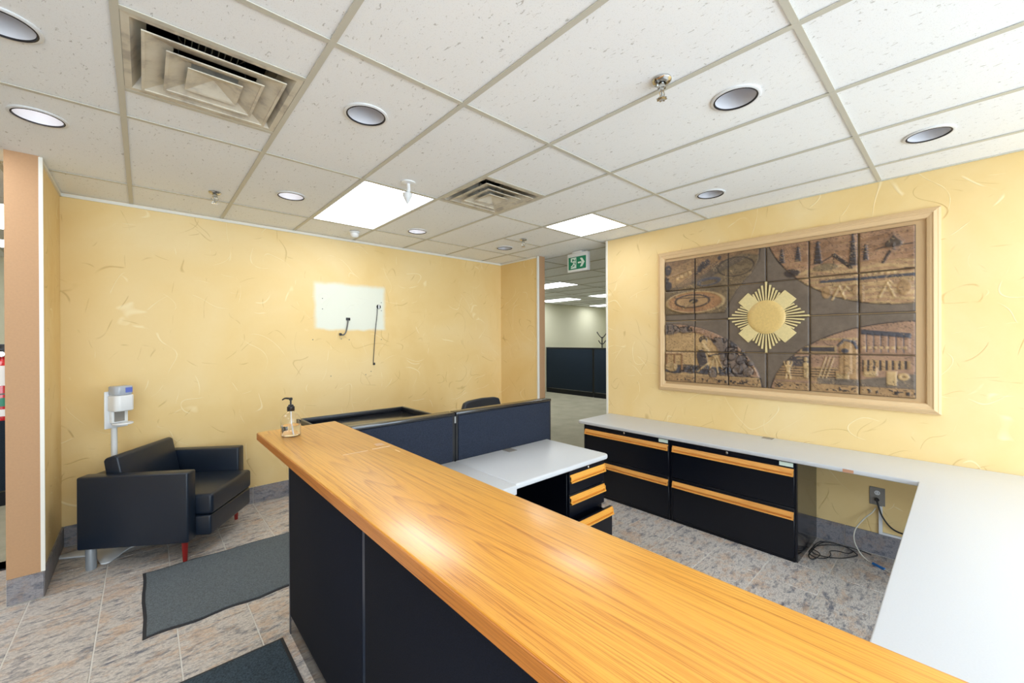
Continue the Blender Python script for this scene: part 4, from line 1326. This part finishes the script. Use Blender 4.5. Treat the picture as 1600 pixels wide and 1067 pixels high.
for s_ in (-1, 1):
    lobj('armrest', MB().tube([(s_ * .20, .02, .44), (s_ * .285, .02, .46), (s_ * .29, .02, .63)], .014, 8).box(s_ * .29 - .03, -.12, .63, s_ * .29 + .03, .12, .655), 'black_pl', ch)

# ================================================================== LEFT: ARMCHAIR
ang = math.atan2(.834, .552)
sf = thing('armchair', 'black vinyl cube armchair with low arms and a leaning back cushion', 'armchair', (.225, 3.655, 0), ang)
# local frame: +x along the seat front (near arm -> far arm), +y towards the back
AW, SD, WID = .096, .685, .79
def arm(x0): return MB().box(x0, 0, .150, x0 + AW, SD, .645)
lobj('arm', arm(0), 'leather', sf, bevel=.012, bseg=3)
lobj('arm', arm(WID - AW), 'leather', sf, bevel=.012, bseg=3)
lobj('seat_base', MB().box(AW + .002, -.095, .155, WID - AW - .002, SD - .06, .300), 'leather', sf, bevel=.016, bseg=3)
lobj('seat_cushion', MB().box(AW + .002, -.105, .304, WID - AW - .002, SD - .14, .455), 'leather', sf, bevel=.026, bseg=4)
lobj('back_frame', MB().box(AW, SD - .085, .155, WID - AW, SD - .002, .628), 'leather', sf, bevel=.012, bseg=3)
# leaning back cushion
bc = MB()
pr = [(.445, .455), (.505, .750), (.530, .762), (.585, .745), (.598, .725), (.555, .46)]
bc.prism([(a, b) for a, b in pr], AW + .006, WID - AW - .006, 'x')
lobj('back_cushion', bc, 'leather', sf, bevel=.018, bseg=3)
for (x, y, m_) in ((.045, .045, 'r'), (WID - .045, .045, 'r'), (.045, SD - .055, 's'), (WID - .045, SD - .055, 's')):
    if m_ == 'r':
        lobj('leg', MB().lathe([(.013, 0), (.021, .152)], (x, y, 0), 4 * 5), 'redwood', sf, smooth=True)['label'] = 'tapered red wooden leg'
    else:
        lobj('leg', MB().lathe([(.027, 0), (.029, .01), (.029, .152)], (x, y, 0), 24), 'silver_leg', sf, smooth=True)['label'] = 'round silver metal leg'

# ------------------------------------------------------------------ dispenser stand
px_, py_ = -.170, 4.350
st = thing('sanitizer_stand', 'white floor stand with hand sanitizer dispenser behind the black armchair', 'dispenser', (px_, py_, 0), R(33))
# local -y is the front
star = []
for q in range(4):
    a = R(45 + 90 * q) + R(-33 + 38)
    tip = Vector((math.cos(a), math.sin(a))) * .30
    n_ = Vector((-math.sin(a), math.cos(a)))
    for k in (-1, 0, 1): star.append(tuple(tip + n_ * .022 * k + Vector((math.cos(a), math.sin(a))) * (.008 if k == 0 else 0)))
    b = a + R(45)
    for (f_a, rr) in ((-20, .178), (0, .150), (20, .178)):
        star.append((math.cos(b + R(f_a)) * rr, math.sin(b + R(f_a)) * rr))
lobj('base_plate', MB().prism(star, .004, .016), 'white_powder', st, bevel=.003)
lobj('pole', MB().lathe([(.0185, .014), (.0185, .96)], (0, 0, 0), 24), 'white_powder', st, smooth=True)
lobj('back_plate', MB().box(-.075, -.028, .915, .075, -.018, 1.195), 'white_pl', st, bevel=.006, bseg=3)
dsp = lobj('dispenser_body', MB().box(-.050, -.060, .955, .058, -.028, 1.185), 'white_pl', st, bevel=.010, bseg=3)
cov = MB().prism([(-.060, -.028), (.066, -.028), (.066, -.105), (.045, -.128), (-.038, -.128), (-.060, -.105)], 1.045, 1.165)
lobj('cover', cov, 'white_pl', dsp, bevel=.010, bseg=3)
lobj('sensor_window', MB().box(-.035, -.064, .965, .030, -.060, 1.040), 'grey_pl', dsp)
res = MB().prism([(-.056, -.03), (.062, -.03), (.062, -.10), (.042, -.122), (-.035, -.122), (-.056, -.10)], 1.167, 1.235)
lobj('refill', res, 'frost', st, bevel=.008, bseg=2)
lobj('refill_label', MB().box(.0, -.1245, 1.185, .045, -.1232, 1.222), 'blue', st)
lobj('drip_tray', MB().lathe([(.060, .945), (.062, .950), (.058, .957), (.05, .953)], (.002, -.090, 0), 28, sx=1.0, sy=.95), 'white_pl', st, smooth=True)

# ------------------------------------------------------------------ floor mats
def mat_obj(name, x0, y0, x1, y1, pile, label, wavy=0):
    t_ = thing(name, label, 'floor mat', ((x0 + x1) / 2, (y0 + y1) / 2, 0))
    def outline(ins, seed):
        rnd = random.Random(seed)
        pts = []
        N = 28
        for k in range(N): pts.append((x0 + ins + (x1 - x0 - 2 * ins) * k / N, y0 + ins + wavy * .010 * math.sin(k * 1.1) * (k < N * .6)))
        for k in range(8): pts.append((x1 - ins, y0 + ins + (y1 - y0 - 2 * ins) * k / 8))
        for k in range(N): pts.append((x1 - ins - (x1 - x0 - 2 * ins) * k / N, y1 - ins + wavy * .006 * math.sin(k * .9)))
        for k in range(8): pts.append((x0 + ins + wavy * .004 * math.sin(k * 1.3), y1 - ins - (y1 - y0 - 2 * ins) * k / 8))
        return pts
    obj('rubber_edge', MB().prism(outline(0, 1), .0012, .006), 'mat_rubber', t_)
    obj('pile', MB().prism(outline(.016, 1), .006, .0095), pile, t_)
mat_obj('floor_mat', -.012, 2.885, 1.45, 3.708, 'mat_grey', 'worn grey entrance mat with curled edge in front of the armchair', 1)
mat_obj('floor_mat', -.95, .9, .538, 2.408, 'mat_blue', 'blue grey mat in the foreground along the counter front')

# ------------------------------------------------------------------ far wall leftovers
YW = YA - .001
t = thing('wall_cable', 'short grey cable hanging from a black box in the pale wall patch', 'cable', (1.69, YW, 1.8))
obj('wall_box', B(1.672, YW - .016, 1.798, 1.716, YW, 1.828), 'black_pl', t, bevel=.003)
obj('cord', MB().tube([(1.692, YW - .012, 1.80), (1.682, YW - .02, 1.745), (1.662, YW - .03, 1.672), (1.636, YW - .03, 1.637), (1.605, YW - .03, 1.640)], .0075, 8), 'cable_grey', t, smooth=True)
obj('plug', B(1.590, YW - .042, 1.628, 1.612, YW - .02, 1.656), 'black_pl', t, bevel=.003)
t = thing('hanging_cord', 'long thin black cord hanging from a round hole in the pale wall patch', 'cord', (2.05, YW, 1.97))
obj('hole_ring', MB().lathe([(.026, 0), (.026, -.003), (.018, -.004), (.017, 0)], (2.052, YW, 1.969), 24, axis='y'), 'black_pl', t, smooth=True)
obj('hole_plug', B(2.046, YW - .006, 1.948, 2.062, YW - .002, 1.992), 'white_pl', t)
obj('cord', MB().tube([(2.034, YW - .006, 1.967), (2.026, YW - .014, 1.87), (2.006, YW - .01, 1.68), (1.993, YW - .010, 1.50), (1.980, YW - .012, 1.33), (1.984, YW - .014, 1.312)], .0042, 8), 'black_pl', t, smooth=True)
obj('plug', MB().lathe([(.012, -.012), (.014, 0), (.010, .014)], (1.988, YW - .014, 1.302), 12), 'black_pl', t, smooth=True)
for (x, z) in ((1.426, 2.026), (1.426, 1.914), (1.327, 1.584), (1.622, 1.592), (1.708, 1.583), (2.084, 1.585), (1.509, 1.187), (1.895, 1.181), (1.958, 1.215), (2.086, 2.02), (2.086, 1.925)):
    obj('screw_hole', MB().lathe([(.0055, 0), (.0035, -.0012)], (x, YA, z), 10, axis='y'), 'cable_grey', wf)

# ------------------------------------------------------------------ fire extinguisher on the far side of the left wall
ex, ey = -.695, 4.27
t = thing('fire_extinguisher', 'red fire extinguisher hung behind the brown pillar at the left frame edge', 'extinguisher', (ex, ey, 1.05))
obj('cylinder', MB().lathe([(.052, 1.053), (.068, 1.058), (.071, 1.075), (.071, 1.40), (.062, 1.435), (.035, 1.458), (.020, 1.463), (.018, 1.475)], (ex, ey, 0), 32), 'red', t, smooth=True)
obj('label', MB().lathe([(.0722, 1.285), (.0722, 1.415)], (ex, ey, 0), 32, cap=False), 'label', t, smooth=True)
obj('band', MB().lathe([(.0722, 1.225), (.0722, 1.235)], (ex, ey, 0), 32, cap=False), 'cable_grey', t, smooth=True)
obj('emblem', MB().lathe([(.0724, 1.15), (.0724, 1.205)], (ex, ey, 0), 32, cap=False), 'teal', t, smooth=True)
obj('instruction_label', MB().lathe([(.0726, 1.085), (.0726, 1.13)], (ex, ey, 0), 32, cap=False), 'label', t, smooth=True)
obj('valve', MB().lathe([(.02, 1.470), (.024, 1.476), (.024, 1.505), (.014, 1.51)], (ex, ey, 0), 16), 'steel', t, smooth=True)
obj('lever', MB().box(ex - .085, ey - .012, 1.515, ex + .03, ey + .012, 1.527).box(ex - .085, ey - .01, 1.545, ex + .02, ey + .01, 1.556).box(ex - .01, ey - .01, 1.50, ex + .03, ey + .01, 1.55), 'black_pl', t, bevel=.002)
obj('gauge', MB().lathe([(.016, 0), (.016, -.012)], (ex, ey - .02, 1.49), 16, axis='y'), 'chrome', t)
obj('hose', MB().tube([(ex, ey - .02, 1.49), (ex - .05, ey - .05, 1.46), (ex - .085, ey - .03, 1.36), (ex - .082, ey - .01, 1.2)], .009, 8), 'black_pl', t, smooth=True)
obj('bracket', B(-.63, ey - .03, 1.15, -.612, ey + .03, 1.45), 'steel', t)

# ------------------------------------------------------------------ office beyond
def far_panel(x0, y0, x1, y1, h, label, group=None):
    p = thing('partition_panel', label, 'partition', ((x0 + x1) / 2, (y0 + y1) / 2, 0), 0, group)
    dx, dy = x1 - x0, y1 - y0
    if dy > dx:
        obj('top_cap', B(x0, y0, h - .03, x1, y1, h), 'black_trim', p, bevel=.004)
        obj('fabric_pad', B(x0 + .004, y0 + .02, .14, x1 - .004, y1 - .02, h - .045), 'navy_far', p, bevel=.006)
        obj('frame', MB().box(x0 + .01, y0, 0, x1 - .01, y0 + .02, h - .03).box(x0 + .01, y1 - .02, 0, x1 - .01, y1, h - .03).box(x0 + .01, y0 + .02, h - .045, x1 - .01, y1 - .02, h - .03), 'black_trim', p)
        obj('kick_plate', B(x0 + .002, y0 + .02, 0, x1 - .002, y1 - .02, .13), 'black_metal', p)
    else:
        obj('top_cap', B(x0, y0, h - .03, x1, y1, h), 'black_trim', p, bevel=.004)
        obj('fabric_pad', B(x0 + .02, y0 + .004, .14, x1 - .02, y1 - .004, h - .045), 'navy_far', p, bevel=.006)
        obj('frame', MB().box(x0, y0 + .01, 0, x0 + .02, y1 - .01, h - .03).box(x1 - .02, y0 + .01, 0, x1, y1 - .01, h - .03).box(x0 + .02, y0 + .01, h - .045, x1 - .02, y1 - .01, h - .03), 'black_trim', p)
        obj('kick_plate', B(x0 + .02, y0 + .002, 0, x1 - .02, y1 - .002, .13), 'black_metal', p)
    return p
far_panel(9.14, 6.82, 9.21, 8.56, 1.36, 'dark navy cubicle panel in the office, left one through the passage')
far_panel(9.14, 5.05, 9.21, 6.79, 1.36, 'dark navy cubicle panel in the office beside the coat tree')
far_panel(-2.9, 6.18, -.85, 6.25, 1.30, 'dark cubicle panel seen left of the brown pillar')

t = thing('coat_tree', 'black branching coat tree behind the office cubicle panel', 'coat tree', (9.55, 6.80, 0))
cx, cy_ = 9.55, 6.80
obj('pole', MB().tube([(cx, cy_, .02), (cx, cy_, 1.66)], .016, 10, 1), 'black_pl', t, smooth=True)
obj('base', MB().lathe([(.20, 0), (.20, .015), (.03, .04)], (cx, cy_, 0), 24), 'black_pl', t, smooth=True)
for s_, z0_, z1_, w_ in ((-1, 1.62, 1.80, .17), (1, 1.62, 1.80, .17), (-1, 1.45, 1.56, .12), (1, 1.45, 1.56, .12)):
    obj('hook', MB().tube([(cx, cy_, z0_), (cx, cy_ + s_ * w_ * .55, z0_ + .04 if w_ < .15 else z0_ + .08), (cx, cy_ + s_ * w_, z1_)], .013, 8), 'black_pl', t, smooth=True)
